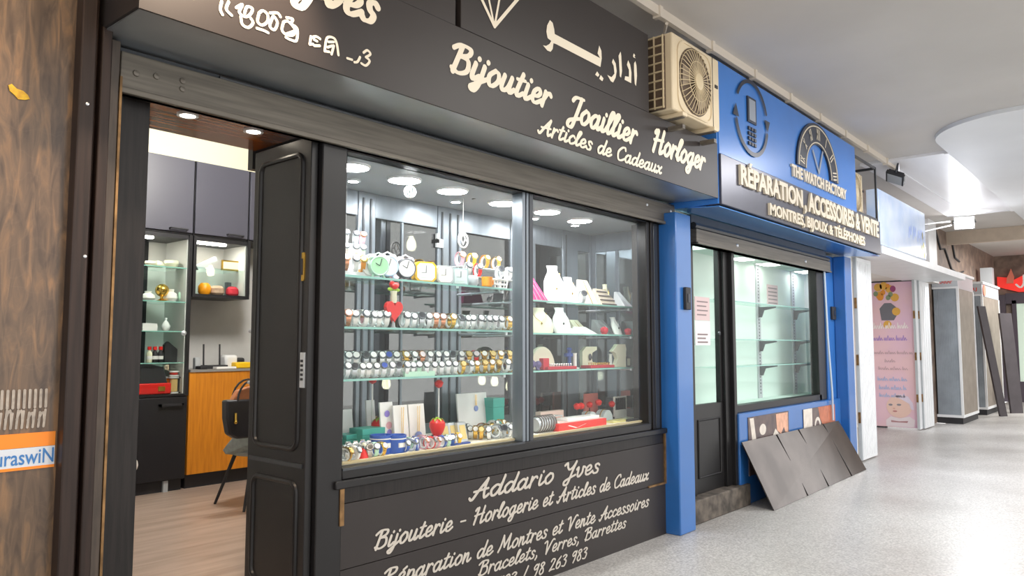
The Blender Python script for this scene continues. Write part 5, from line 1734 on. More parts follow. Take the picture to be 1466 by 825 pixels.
# ================================================================== THE DISPLAY CASE
CF = 0.90                       # case floor
dc = empty('display_case', (3.75, 3.5, 0.8), 'lit jewellery display case with glazed grey metal doors at its back', 'display case')
CP = [(2.19, 3.20), (5.56, 3.20), (5.56, 3.90), (2.27, 3.90), (2.19, 3.74)]
child(MB().prism(CP, (0, 0, 0.86), (1, 0, 0), (0, 1, 0), (0, 0, CF - .86)), 'case_floor', CASEFLOOR, dc)
child(MB().prism(CP, (0, 0, 2.5), (1, 0, 0), (0, 1, 0), (0, 0, .05)), 'case_ceiling', CASECEIL, dc)
child(box(2.152, 2.19, 3.20, 3.72, 0.86, 2.5).hexa([(2.152, 3.72, .86), (2.19, 3.72, .86), (2.29, 3.92, .86), (2.265, 3.92, .86)], [(2.152, 3.72, 2.5), (2.19, 3.72, 2.5), (2.29, 3.92, 2.5), (2.265, 3.92, 2.5)]), 'case_side', STEELG, dc)
mb = MB()
for a, b in ((2.28, 2.33), (2.96, 3.10), (3.66, 3.90), (4.45, 4.76), (5.13, 5.35), (5.53, 5.56)):
    mb.box(a, b, 3.88, 3.92, CF, 2.50)
for a, b in ((2.33, 2.96), (3.10, 3.66), (3.90, 4.45), (4.76, 5.13), (5.35, 5.53)):
    mb.box(a, b, 3.885, 3.915, 2.34, 2.50).box(a, b, 3.885, 3.915, CF, 0.97)
child(mb, 'back_frame', STEELG, dc, bev=0.004)
mb = MB()
for x in (3.00, 3.06, 3.70, 3.78, 3.86, 4.50, 4.70, 5.17):
    mb.box(x - .006, x + .006, 3.872, 3.88, CF, 2.46)
child(mb, 'frame_grooves', STEELD, dc)
for a, b in ((2.33, 2.96), (3.10, 3.34), (3.34, 3.66), (3.90, 4.45), (4.76, 5.13), (5.35, 5.53)):
    child(box(a, b, 3.895, 3.901, .97, 2.34), 'back_pane', GLASSM, dc)
child(box(3.33, 3.345, 3.885, 3.90, .97, 2.34), 'pane_edge', STEELG, dc)
mb = box(5.56, 5.59, 3.84, 3.92, CF, 2.5).box(5.56, 5.59, 3.31, 3.42, CF, 2.5).box(5.56, 5.59, 3.42, 3.84, 2.34, 2.5).box(5.56, 5.59, 3.42, 3.84, CF, .97).box(5.56, 5.58, 3.60, 3.63, .97, 2.34)
child(mb, 'end_frame', STEELG, dc, bev=0.003)
child(box(5.57, 5.576, 3.42, 3.84, .97, 2.34), 'end_pane', mat('mirror_pane', '#aab4b8', 0.06, 0.9), dc, 'mirrored pane')
child(MB().box(3.64, 3.70, 3.865, 3.885, 2.20, 2.26).box(3.64, 3.66, 3.865, 3.885, 2.23, 2.30), 'hinge_clip', SILVER, dc)
child(box(2.24, 3.70, 3.19, 3.215, .90, .912).box(3.80, 5.30, 3.19, 3.215, .90, .912), 'front_ledge', mat('beige_ledge', '#cbb98f', 0.6), dc)
child(box(2.3, 3.7, 3.205, 3.26, .901, .906), 'lace_runner', LACE, dc, 'beige lace runner')

# round lights in the case ceiling
ln = ['first from the doorway', 'second from the doorway', 'third from the doorway', 'fourth, before the aluminium mullion', 'fifth, just past the aluminium mullion', 'last, by the dark end of the case']
for k, (x, y) in enumerate(((2.52, 3.37), (2.93, 3.40), (3.34, 3.41), (3.86, 3.44), (4.33, 3.42), (4.81, 3.47))):
    t = empty('ceiling_light', (x, y, 2.48), 'round white light in the display case ceiling, ' + ln[k], 'ceiling light', 'round lights in the case ceiling')
    child(MB().lathe([(.105, 0), (.105, .010), (.095, .014), (.093, .006), (0, .006)], (x, y, 2.50), 32, (0, 0, -1)), 'rim', WHITEP, t)
    child(MB().lathe([(.092, 0), (.092, .010), (0, .011)], (x, y, 2.496), 32, (0, 0, -1)), 'diffuser', LED, t)
for k, (x, y) in enumerate(((2.75, 3.66), (3.62, 3.66), (4.50, 3.68), (4.98, 3.64))):
    t = empty('ceiling_light', (x, y, 2.485), 'small spotlight at the back of the case ceiling, ' + ['nearest the doorway', 'before the mullion', 'just past the mullion', 'by the dark end'][k], 'ceiling light', 'small spotlights in the case ceiling')
    child(MB().lathe([(.045, 0), (.045, .008), (.03, .01), (.03, .004), (0, .004)], (x, y, 2.50), 20, (0, 0, -1)), 'rim', WHITEP, t)
    child(MB().lathe([(.03, 0), (.03, .007), (0, .008)], (x, y, 2.497), 20, (0, 0, -1)), 'lens', LED, t)

# glass shelves
SH = {}
for key, a, b, z, y0, y1, lab in (('l1', 2.21, 3.92, 1.885, 3.40, 3.74, 'uppermost glass shelf, holding the alarm clocks'),
                                  ('l2', 2.20, 3.94, 1.597, 3.38, 3.74, 'middle glass shelf with watches and a red heart'),
                                  ('l3', 2.20, 3.92, 1.310, 3.38, 3.74, 'lowest glass shelf crowded with two tiers of watches'),
                                  ('r1', 4.00, 5.54, 1.822, 3.40, 3.74, 'uppermost glass shelf holding white necklace busts'),
                                  ('r2', 4.00, 5.54, 1.585, 3.38, 3.74, 'glass shelf with white displays and red roses'),
                                  ('r3', 4.00, 5.54, 1.317, 3.38, 3.74, 'glass shelf with red ring trays and cream busts')):
    t = empty('glass_shelf', ((a + b) / 2, 3.56, z), lab, 'shelf', 'glass shelves of the display case')
    child(box(a, b, y0 + .006, y1, z, z + .010), 'glass_sheet', SGLASS, t)
    child(box(a, b, y0, y0 + .006, z - .001, z + .011), 'front_edge', SEDGE, t, 'pale green glass edge')
    mb = MB()
    for x in (a + .03, b - .06):
        mb.tube([(x, y1, z - .012), (x, y1 + .15, z - .012)], .010, 8)
        mb.lathe([(.014, 0), (.014, .02), (0, .02)], (x, y0 + .05, z - .021), 8)
        mb.tube([(x, y0 + .05, z - .011), (x, y1, z - .011)], .008, 6)
    child(mb, 'shelf_pin', SILVERM, t)
    SH[key] = z + .0105

# ---------------------------------------------------------------- watches


def local(mb, name, m, parent):
    keep = OFF[parent.name]
    OFF[parent.name] = Vector((0, 0, 0))
    o = mb.build(name, m, parent)
    OFF[parent.name] = keep
    return o


def ring_band(r, w, th, n=18, a0=0.0):
    """watch band: closed loop in the YZ plane, narrower at the back"""
    mb = MB()
    vs, fs = [], []
    for k in range(n):
        a = 2 * PI * k / n
        ww = w * (0.78 + 0.22 * max(0, math.cos(a - R(145))))
        for (rr, xx) in ((r + th, -ww / 2), (r + th, ww / 2), (r, ww / 2), (r, -ww / 2)):
            vs.append((xx, rr * math.cos(a), r + th + rr * math.sin(a)))
    for k in range(n):
        k2 = (k + 1) % n
        for j in range(4):
            j2 = (j + 1) % 4
            fs.append((k * 4 + j, k * 4 + j2, k2 * 4 + j2, k2 * 4 + j))
    return mb.add(vs, fs)


WN = Vector((0, math.cos(R(150)), math.sin(R(150))))
WPROTO = {}


def watch_proto(key, band, case, dial, phrase, square=False):
    t = bpy.data.objects.new('wristwatch', None)
    COL.objects.link(t)
    t.empty_display_size = .02
    OFF[t.name] = Vector((0, 0, 0))
    r = .031
    cz = r + .003
    local(ring_band(r, .020, .003), 'strap', band, t)
    c = Vector((0, 0, cz)) + WN * (r + .001)
    if square:
        u, v = Vector((1, 0, 0)), WN.cross(Vector((1, 0, 0)))
        sq = [(-.016, -.02), (.016, -.02), (.016, .02), (-.016, .02)]
        local(MB().prism(sq, c, u, v, WN * .008), 'case', case, t)
        local(MB().prism([(a * .8, b * .8) for a, b in sq], c + WN * .008, u, v, WN * .0008), 'dial', dial, t)
    else:
        local(MB().lathe([(.0145, 0), (.017, .002), (.017, .006), (.0145, .009), (.0125, .009)], c, 16, WN), 'case', case, t)
        local(MB().lathe([(.0125, .0091), (0, .0096)], c, 16, WN), 'dial', dial, t)
    local(MB().tube([(0, .0255 * math.cos(2 * PI * q / 16), cz + .0255 * math.sin(2 * PI * q / 16)) for q in range(16)], .0055, 6, closed=True), 'display_cuff', ACRYL, t)
    t['category'] = 'watch'
    WPROTO[key] = (t, phrase)


watch_proto('sw', SILVER, CASEST, DIALW, 'steel bracelet watch with white dial')
watch_proto('sk', SILVERM, CASEST, DIALK, 'steel bracelet watch with dark dial')
watch_proto('sb', SILVER, CASEST, DIALB, 'steel bracelet watch with blue dial')
watch_proto('gc', GOLD, GOLD, DIALG, 'gold bracelet watch with champagne dial')
watch_proto('gw', GOLD, GOLD, DIALW, 'gold bracelet watch with white dial')
watch_proto('rp', ROSE, ROSE, DIALP, 'rose gold watch with pearl dial')
watch_proto('ww', WHITE, CASEST, DIALW, 'white strap watch with white dial')
watch_proto('pw', PINKP, ROSE, DIALP, 'pink strap watch with pearl dial')
watch_proto('yw', YELLOW, GOLD, DIALW, 'yellow strap watch with white dial')
watch_proto('ow', ORANGEP, GOLD, DIALG, 'orange strap watch with champagne dial')
watch_proto('bw', BLUET, CASEST, DIALW, 'blue strap watch with white dial')
watch_proto('rw', RED, CASEST, DIALP, 'red strap watch with pearl dial')
watch_proto('kq', LEATHB, GOLD, DIALG, 'square gold watch on dark strap', True)
watch_proto('mg', MINT, CASEST, DIALW, 'mint strap watch with white dial')
WUSED = {}


def put_watch(key, loc, rz=0.0, where='', group=None, sc=1.0, rx=0.0, ry=0.0):
    t, ph = WPROTO[key]
    lab = (ph + ' ' + where).strip()
    if key not in WUSED:
        WUSED[key] = True
        t.location = loc
        t.rotation_euler = (rx, ry, rz)
        t.scale = (sc, sc, sc)
        t['label'] = lab
        if group:
            t['group'] = group
        return t
    return dup(t, loc, (rx, ry, rz), lab, group, sc)


def sx(px, y, py=500):
    return onY(px, py, y).x


# middle shelf: a front row and a back row
z = SH['l2']
seq = 'rp ww ww sw ww ww ww'.split() + ['sw', 'sk', 'sw', 'rp', 'rp', 'gw', 'sk', 'sw', 'sw', 'sw', 'sw', 'sw', 'sw', 'gw', 'gc']
pxs = [495, 507, 518, 529, 540, 549, 577, 588, 599, 610, 620, 631, 643, 654, 664, 674, 684, 694, 704, 714, 723, 732]
for px, k in zip(pxs, seq):
    put_watch(k, (sx(px, 3.45), 3.45 + rng.uniform(-.008, .008), z), R(rng.uniform(-28, -5)), 'in the front row of the middle glass shelf', 'watches on the middle glass shelf', rng.uniform(1.4, 1.55))
for i, px in enumerate((500, 512, 524, 536, 547, 580, 592, 626, 640, 658, 672, 686, 700, 713, 726)):
    k = ['ww', 'pw', 'ww', 'sw', 'ww', 'sw', 'sk', 'sw', 'gw', 'sw', 'sb', 'sw', 'sw', 'ww', 'gw'][i]
    put_watch(k, (sx(px, 3.60), 3.60, z), R(rng.uniform(-28, -5)), 'in the back row of the middle glass shelf', 'watches on the middle glass shelf', 1.6)
# lowest shelf: front row on the glass, back tier on a white riser
z = SH['l3']
riser = one(box(2.42, 3.86, 3.50, 3.66, z, z + .05), 'riser', ACRYL, 'long white acrylic riser under the back tier of watches on the lowest shelf', 'riser')
n = 24
for i in range(n):
    px = 494 + i * (732 - 494) / (n - 1)
    k = ['sw', 'sk', 'sw', 'ww', 'sw', 'sb', 'sw', 'sk', 'sw', 'sw', 'mg', 'sw', 'ww', 'sw', 'sw', 'sw', 'gc', 'sw', 'gw', 'gc', 'gw', 'gc', 'sw', 'gw'][i]
    put_watch(k, (sx(px, 3.43), 3.43 + rng.uniform(-.006, .006), z), R(rng.uniform(-28, -5)), 'in the front row of the lowest glass shelf', 'watches on the lowest glass shelf', rng.uniform(1.3, 1.42))
n = 22
for i in range(n):
    px = 496 + i * (736 - 496) / (n - 1)
    k = ['sw', 'ww', 'sk', 'sw', 'sw', 'sb', 'sw', 'gw', 'sw', 'rp', 'sw', 'sw', 'sw', 'sk', 'sw', 'gc', 'rw', 'gw', 'gc', 'gw', 'gc', 'kq'][i]
    put_watch(k, (sx(px, 3.57), 3.57, z + .0505), R(rng.uniform(-28, -5)), 'in the raised back tier, lowest glass shelf', 'watches on the lowest glass shelf', 1.5)
for px, m, lab in ((600, MINT, 'pale green box lid lying among the watches on the lowest shelf'),):
    x = sx(px, 3.40)
    one(box(x - .12, x + .12, 3.388, 3.405, z + .0, z + .03), 'box_lid', m, lab, 'box')

# upper shelf, near end: stepped white stand with large white watches
z = SH['l1']
t = empty('watch_stand', (sx(503, 3.6), 3.6, z), 'white stepped stand with large white watches at the doorway end of the upper shelf', 'stand')
xa = sx(503, 3.6)
child(box(xa - .14, xa + .14, 3.52, 3.70, z, z + .035).box(xa - .13, xa + .13, 3.58, 3.70, z + .035, z + .125).box(xa - .12, xa + .12, 3.64, 3.70, z + .125, z + .215), 'steps', ACRYL, t)
k = 0
for lvl, yy, zz in ((0, 3.545, .036), (1, 3.61, .126), (2, 3.67, .216)):
    for px in (492, 506, 516):
        kk = ['rp', 'ww', 'ow', 'ww', 'sw', 'mg', 'ww', 'sw', 'pw'][k]
        put_watch(kk, (sx(px, yy), yy, z + zz), R(-25), 'on the white stand, %s step' % ['lowest', 'middle', 'top'][lvl], 'watches on the white stepped stand', 1.45 if lvl == 0 else 1.25)
        k += 1


# alarm clocks
def twin_bell(px, y, r, body, bell, dial, label, rz=-20):
    x = sx(px, y)
    t = empty('alarm_clock', (x, y, SH['l1']), label, 'clock', 'alarm clocks on the upper shelf', R(rz))
    local(MB().lathe([(r * .8, -.03), (r, -.02), (r, .025), (r * .93, .03), (r * .88, .026)], (0, 0, r + .014), 24, (0, -1, 0)), 'body', body, t)
    local(MB().lathe([(r * .86, .0262), (0, .0268)], (0, 0, r + .014), 24, (0, -1, 0)), 'dial', dial, t)
    h = MB()
    h.tube([(0, -.029, r + .014), (-r * .45, -.029, r * 1.25 + .014)], .002, 4)
    h.tube([(0, -.029, r + .014), (r * .2, -.029, r * 1.7 + .014)], .002, 4)
    local(h, 'hands', INK, t)
    for s in (-1, 1):
        ax = Vector((s * .55, 0, .83))
        local(MB().lathe([(r * .42, 0), (r * .36, r * .16), (r * .18, r * .28), (0, r * .32)], Vector((0, 0, r + .014)) + ax * (r * 1.06), 14, ax), 'bell', bell, t)
        local(MB().tube([(s * r * .5, 0, r * .35), (s * r * .72, 0, 0)], .006, 6), 'foot', body, t)
    local(MB().tube([(-r * .6, 0, r * 1.95), (-r * .5, 0, r * 2.35), (0, 0, r * 2.6), (r * .5, 0, r * 2.35), (r * .6, 0, r * 1.95)], .005, 6), 'handle', bell, t)
    return t


twin_bell(528, 3.52, .056, WHITE, WHITE, DIALW, 'white twin bell alarm clock beside the stepped watch stand')
twin_bell(540, 3.46, .058, MINT, MINT, mat('green_dial', '#a8dfb0', 0.3), 'mint green twin bell alarm clock')
twin_bell(553, 3.46, .062, BLUEP, WHITE, DIALW, 'pale blue twin bell alarm clock')
twin_bell(566, 3.58, .050, PINKP, WHITE, DIALP, 'pinkish twin bell alarm clock standing behind the blue and grey ones')
twin_bell(579, 3.46, .060, GREYD, SILVER, DIALW, 'dark grey twin bell alarm clock with silver bells next to the yellow clock')
z = SH['l1']


def desk_clock(px, y, w, h, cut_, body, face, label, rz=-22, two=None):
    x = sx(px, y)
    t = empty('desk_clock', (x, y, z), label, 'clock', 'alarm clocks on the upper shelf', R(rz))
    o = [(-w + cut_, 0), (w - cut_, 0), (w, cut_), (w, h - cut_), (w - cut_, h), (-w + cut_, h), (-w, h - cut_), (-w, cut_)]
    local(MB().prism(o, (0, -.035, 0), (1, 0, 0), (0, 0, 1), (0, .07, 0)), 'body', body, t)
    i = [(a * .82, h / 2 + (b - h / 2) * .84) for a, b in o]
    local(MB().prism(i, (0, -.038, 0), (1, 0, 0), (0, 0, 1), (0, .004, 0)), 'face', face, t)
    hh = MB()
    hh.box(-.002, .002, -.040, -.038, h * .45, h * .82).box(-.03, .002, -.040, -.038, h * .45, h * .47)
    for k in range(4):
        hh.box(-w * .6, w * .6, -.0395, -.038, h * .22 + k * .004, h * .221 + k * .004) if k == 0 else None
    local(hh, 'hands', GREYD, t)
    return t


desk_clock(606, 3.46, .070, .125, .022, YELLOW, DIALW, 'yellow octagonal alarm clock with white face')
desk_clock(634, 3.46, .056, .115, .018, GREYP, DIALW, 'silver grey alarm clock with rounded corners beside the yellow one')
desk_clock(656, 3.46, .054, .108, .004, mat('teal_grey_plastic', '#a9c2c2', 0.35), mat('pale_teal_dial', '#cfe0de', 0.3), 'square pale teal clock beside the stand of coloured watches')
# acrylic stand with coloured watches
xa, xb = sx(668, 3.55), sx(730, 3.55)
t = empty('watch_stand', ((xa + xb) / 2, 3.55, z), 'clear acrylic tiered stand with coloured watches at the mullion end of the upper shelf', 'stand')
mb = MB()
mb.box(xa, xb, 3.50, 3.52, z, z + .012).box(xa, xb, 3.46, 3.58, z + .065, z + .071).box(xa - .02, xb - .02, 3.58, 3.68, z + .145, z + .151)
for x in (xa + .004, xb - .012):
    mb.box(x, x + .008, 3.50, 3.52, z, z + .065).box(x - .0, x + .008, 3.56, 3.575, z + .071, z + .145).box(x, x + .008, 3.64, 3.655, z, z + .145)
child(mb, 'acrylic_frame', ACRYL, t)
for i, (px, k) in enumerate(((657, 'pw'), (674, 'yw'), (693, 'ow'), (709, 'gw'))):
    put_watch(k, (sx(px, 3.63), 3.63, z + .1515), R(-15), 'standing on the top tier of the acrylic stand', 'watches on the acrylic stand', 1.45)
for i, (px, k) in enumerate(((668, 'ww'), (683, 'rw'), (714, 'sk'), (727, 'ww'))):
    put_watch(k, (sx(px, 3.52), 3.52, z + .0715), R(-20), 'on the lower tier of the acrylic stand', 'watches on the acrylic stand', 1.4)
x = sx(697, 3.44)
t = empty('mug', (x, 3.44, z), 'small orange mug in front of the acrylic watch stand', 'mug')
child(MB().lathe([(.028, 0), (.036, .01), (.038, .07), (.034, .07), (.031, .012), (0, .012)], (x, 3.44, z), 20), 'cup', ORANGEP, t)
child(MB().tube([(x + .036, 3.44, z + .055), (x + .06, 3.44, z + .05), (x + .058, 3.44, z + .025), (x + .034, 3.44, z + .015)], .006, 6), 'handle', ORANGEP, t)
x = sx(717, 3.45)
t = empty('basket', (x, 3.45, z), 'small white wire basket beside the orange mug', 'basket')
mb = MB()
for k in range(12):
    a = 2 * PI * k / 12
    mb.tube([(x + .05 * math.cos(a), 3.45 + .028 * math.sin(a), z + .003), (x + .065 * math.cos(a), 3.45 + .034 * math.sin(a), z + .062)], .003, 4)
for zz, rr in ((.003, .05), (.03, .057), (.062, .065)):
    mb.tube([(x + rr * math.cos(2 * PI * k / 20), 3.45 + rr * .55 * math.sin(2 * PI * k / 20), z + zz) for k in range(20)], .004, 5, closed=True)
child(mb, 'wire_body', WHITE, t)
x = sx(676, 3.44)
one(MB().lathe([(.03, 0), (.04, .02), (.038, .055), (.028, .07), (.024, .07), (.03, .05), (0, .02)], (x, 3.44, z), 18), 'glass_pot', GREYP, 'small grey pot at the front of the acrylic watch stand', 'pot')
# hanging ornaments
p = onY(587, 275, 3.44)
t = empty('hanging_ornament', (p.x, 3.44, p.z), 'round clear glass ornament hanging near the case ceiling', 'ornament')
mb = MB()
for k in range(6):
    a = PI * k / 6
    mb.tube([(p.x + .036 * math.cos(b) * math.cos(a), 3.44 + .036 * math.cos(b) * math.sin(a), p.z + .036 * math.sin(b)) for b in [2 * PI * q / 20 for q in range(20)]], .003, 5, closed=True)
child(mb, 'glass_ribs', SILVER, t)
child(MB().ball((p.x, 3.44, p.z), .03), 'glass_ball', SGLASS, t)
child(MB().tube([(p.x, 3.44, p.z + .036), (p.x, 3.44, 2.50)], .0015, 4), 'thread', WHITE, t)
p = onY(663, 344, 3.55)
t = empty('hanging_ornament', (p.x, 3.55, p.z), 'white round openwork ornament hanging on a long thread above the coloured watches', 'ornament')
mb = MB()
mb.tube([(p.x + .045 * math.cos(2 * PI * k / 24), 3.55, p.z + .05 * math.sin(2 * PI * k / 24)) for k in range(24)], .006, 6, closed=True)
mb.tube([(p.x, 3.55, p.z + .05), (p.x - .02, 3.55, p.z + .01), (p.x, 3.55, p.z - .03), (p.x + .02, 3.55, p.z + .01), (p.x, 3.55, p.z + .05)], .005, 6)
mb.tube([(p.x - .02, 3.55, p.z + .01), (p.x - .042, 3.55, p.z - .01)], .004, 5).tube([(p.x + .02, 3.55, p.z + .01), (p.x + .042, 3.55, p.z - .01)], .004, 5)
child(mb, 'openwork', WHITE, t)
child(MB().tube([(p.x, 3.55, p.z + .05), (p.x, 3.55, 2.50)], .002, 4), 'thread', WHITE, t)
# pen-like stylus hanging from the ceiling
a, b = onY(676, 285, 3.5), onY(707, 280, 3.5)
one(MB().tube([(a.x, 3.5, a.z), (b.x, 3.5, b.z)], .004, 6).tube([((a.x + b.x) / 2, 3.5, (a.z + b.z) / 2), ((a.x + b.x) / 2, 3.5, 2.50)], .0015, 4), 'hanging_rod', INK, 'thin dark rod hanging just under the case ceiling', 'rod')


# ---------------------------------------------------------------- hearts, roses, strawberries
def heart_pts(w, h, n=24):
    o = []
    for k in range(n):
        a = 2 * PI * k / n
        xx = 16 * math.sin(a) ** 3
        zz = 13 * math.cos(a) - 5 * math.cos(2 * a) - 2 * math.cos(3 * a) - math.cos(4 * a)
        o.append((xx / 16 * w / 2, (zz + 17) / 29 * h))
    return o


z = SH['l2']
x, y = sx(562, 3.41), 3.405
t = empty('heart_holder', (x, y, z), 'red heart shaped holder with a small red rose, among the watches', 'heart')
child(MB().prism(heart_pts(.125, .125), (x, y - .012, z + .03), (1, 0, 0), (0, 0, 1), (0, .028, 0)), 'heart', RED, t, bev=0.006)
child(MB().lathe([(.02, 0), (.012, .005), (.006, .04), (0, .04)], (x, y, z), 12), 'foot', GREYP, t)
child(MB().lathe([(.016, 0), (.02, .02), (.018, .05), (.02, .07), (.014, .07), (0, .02)], (x, y, z + .145), 12), 'neck', IVORY, t)
child(MB().ball((x, y - .004, z + .245), .026, 1, 1, .8, 10, 6).ball((x + .018, y, z + .25), .018, 1, 1, 1, 8, 5).ball((x - .014, y, z + .255), .018, 1, 1, 1, 8, 5), 'rose', RED, t)
child(MB().ball((x - .026, y, z + .225), .018, 1.2, .4, .6, 8, 5).ball((x + .026, y, z + .223), .018, 1.2, .4, .6, 8, 5).tube([(x, y, z + .20), (x, y, z + .25)], .004, 5), 'leaves', GREENL, t)


def base_at(px, py):
    return onZ(px, py, CF)


def strawberry(px, y, h, label, stick=None):
    x = sx(px, y, 610)
    t = empty('strawberry_box', (x, y, CF), label, 'strawberry', 'strawberry shaped boxes')
    child(MB().lathe([(0, .0), (h * .14, h * .03), (h * .28, h * .22), (h * .37, h * .48), (h * .36, h * .66), (h * .22, h * .80), (0, h * .82)], (x, y, CF + .06), 18), 'berry', RED, t)
    c = MB()
    for k in range(7):
        a = 2 * PI * k / 7
        c.poly([(x + .01 * math.cos(a), y + .01 * math.sin(a), CF + .06 + h * .86), (x + h * .22 * math.cos(a - .3), y + h * .22 * math.sin(a - .3), CF + .06 + h * .85), (x + h * .36 * math.cos(a), y + h * .36 * math.sin(a), CF + .06 + h * .72), (x + h * .22 * math.cos(a + .3), y + h * .22 * math.sin(a + .3), CF + .06 + h * .85)])
    c.ball((x, y, CF + .06 + h * .86), h * .1, 1, 1, .6, 8, 5)
    child(c, 'leaf_cap', GREENL, t)
    child(MB().lathe([(h * .36, 0), (h * .40, .01), (h * .34, .05), (h * .2, .062), (0, .062)], (x, y, CF + .0005), 18), 'plinth', WHITE, t)
    return t


strawberry(626, 3.32, .13, 'large red strawberry box with green leaves in the middle of the case floor')
strawberry(543, 3.56, .13, 'red strawberry box half hidden behind the white cards')


def rose_tube(px, py_top, y, zb, h, label, box_m=WHITE):
    x = sx(px, y, py_top)
    t = empty('rose_tube', (x, y, zb), label, 'rose', 'red roses on stems')
    child(MB().lathe([(.022, 0), (.022, .012), (.006, .014), (.005, h - .03), (0, h - .02)], (x, y, zb), 10), 'stem', box_m, t)
    r = MB().lathe([(0, 0), (.022, .012), (.030, .035), (.022, .048), (.012, .040), (.018, .052), (0, .058)], (x, y, zb + h - .03), 10)
    r.ball((x + .022, y, zb + h + .005), .014, 1, 1, .8, 8, 5).ball((x - .02, y, zb + h), .013, 1, 1, .8, 8, 5)
    child(r, 'rose', RED, t)
    return t


rose_tube(533, 570, 3.66, CF, .40, 'red rose on a tall white stem near the doorway end of the case floor')
rose_tube(628, 578, 3.55, CF, .36, 'red rose on a tall white stem above the large strawberry')
x, y = sx(520, 3.27, 650), 3.27
t = empty('red_figurine', (x, y, CF), 'little red cone figure at the front of the case floor near the doorway', 'figurine')
child(MB().lathe([(.03, 0), (.022, .03), (.012, .055), (0, .06)], (x, y, CF + .0005), 12), 'body', RED, t)
child(MB().ball((x + .005, y, CF + .072), .014, 1, 1, 1, 10, 6), 'head', IVORY, t)


# ---------------------------------------------------------------- boxes, cards, tins on the case floor
def card(px0, px1, y, h, m, label, name='display_card', deco=None, zb=None, cat='card', th=.012, tilt=.03, group=None):
    zb = CF if zb is None else zb
    a, b = sx(px0, y, 600), sx(px1, y, 600)
    t = empty(name, ((a + b) / 2, y, zb), label, cat, group)
    child(MB().hexa([(a, y, zb + .0005), (b, y, zb + .0005), (b, y + th, zb + .0005), (a, y + th, zb + .0005)], [(a, y + tilt, zb + h), (b, y + tilt, zb + h), (b, y + tilt + th, zb + h), (a, y + tilt + th, zb + h)]), 'panel', m, t)
    if deco:
        for nm, dm, u, v, r, kind in deco:
            cx_, cz_ = a + (b - a) * u, zb + h * v
            yy = y + tilt * v - .002
            if kind == 'pendant':
                child(MB().lathe([(r, 0), (r, .004), (r * .8, .006), (0, .006)], (cx_, yy, cz_), 16, (0, -1, .05)), nm, dm, t)
                child(MB().tube([(cx_ - r * .3, yy, zb + h * .96), (cx_ - r * .2, yy - .002, cz_ + r), (cx_ + r * .2, yy - .002, cz_ + r), (cx_ + r * .3, yy, zb + h * .96)], .002, 5), 'chain', GOLD, t)
            else:
                child(MB().poly([(cx_ + p[0] * r, yy - .002, cz_ + p[1] * r) for p in oval(0, 0, 1, 1.0, 12)]), nm, dm, t, smooth=0)
    return t


BLUEENA = mat('blue_enamel', '#8f9fd6', 0.25)
card(486, 508, 3.72, .22, PAPER, 'white card standing at the doorway end of the case floor', deco=[('print', GREYD, .5, .25, .03, 'disc')])
card(528, 540, 3.68, .27, PAPER, 'narrow white card behind the teal box', deco=[('print', GREYP, .5, .3, .02, 'disc')])
card(548, 566, 3.48, .27, WHITE, 'white bracelet card with violet flowers beside the strawberry', deco=[('flower', mat('violet_enamel', '#9a86d8', 0.3), .5, .75, .02, 'disc'), ('flower', mat('rose_enamel', '#e8b0b8', 0.3), .6, .5, .022, 'disc'), ('flower', mat('violet_enamel', '#9a86d8', 0.3), .6, .35, .018, 'disc')])
card(567, 587, 3.44, .25, WHITE, 'white pendant card with round blue grey pendant, beside the violet flower card', deco=[('pendant', BLUEENA, .5, .24, .026, 'pendant')])
card(589, 611, 3.44, .25, WHITE, 'white pendant card with round blue grey pendant, nearer the large strawberry', deco=[('pendant', BLUEENA, .5, .24, .028, 'pendant')])
card(658, 700, 3.70, .27, PAPER, 'wide white card with an oval brooch towards the mullion', deco=[('brooch', BLUEENA, .6, .6, .02, 'pendant')])


def gbox(px0, px1, y, d, h, m, label, name='gift_box', zb=None, lid=None, py=620, rz=0):
    zb = (CF if zb is None else zb) + .0005
    a, b = sx(px0, y, py), sx(px1, y, py)
    t = empty(name, ((a + b) / 2, y + d / 2, zb), label, 'box')
    child(box(a, b, y, y + d, zb, zb + h * .72), 'base', m, t, bev=.003)
    child(box(a - .002, b + .002, y - .002, y + d + .002, zb + h * .72, zb + h), 'lid', lid or m, t, bev=.003)
    return t


gbox(519, 551, 3.47, .12, .13, TEAL, 'larger teal gift box behind the blue tins')
gbox(496, 517, 3.52, .10, .10, TEAL, 'smaller teal gift box towards the doorway')
gbox(706, 722, 3.64, .10, .23, TEAL, 'upright teal box beside the mullion')


def tin(px, y, r, h, label):
    x = sx(px, y, 640)
    t = empty('blue_tin', (x, y, CF + .0005), label, 'tin', 'blue tins')
    child(MB().lathe([(r * .92, 0), (r * .95, .006), (r, h), (r * .94, h), (r * .9, .01), (0, .01)], (x, y, CF + .0005), 24), 'tin_body', BLUET, t)
    child(MB().lathe([(r * 1.005, h * .78), (r * 1.012, h * .84)], (x, y, CF + .0005), 24), 'white_band', WHITE, t)
    child(box(x - r * .4, x + r * .3, y - r * 1.03, y - r * .9, CF + h * .35, CF + h * .6), 'tin_label', WHITE, t)


tin(545, 3.36, .062, .105, 'round blue tin nearer the doorway')
tin(566, 3.33, .062, .100, 'round blue tin nearer the strawberry')
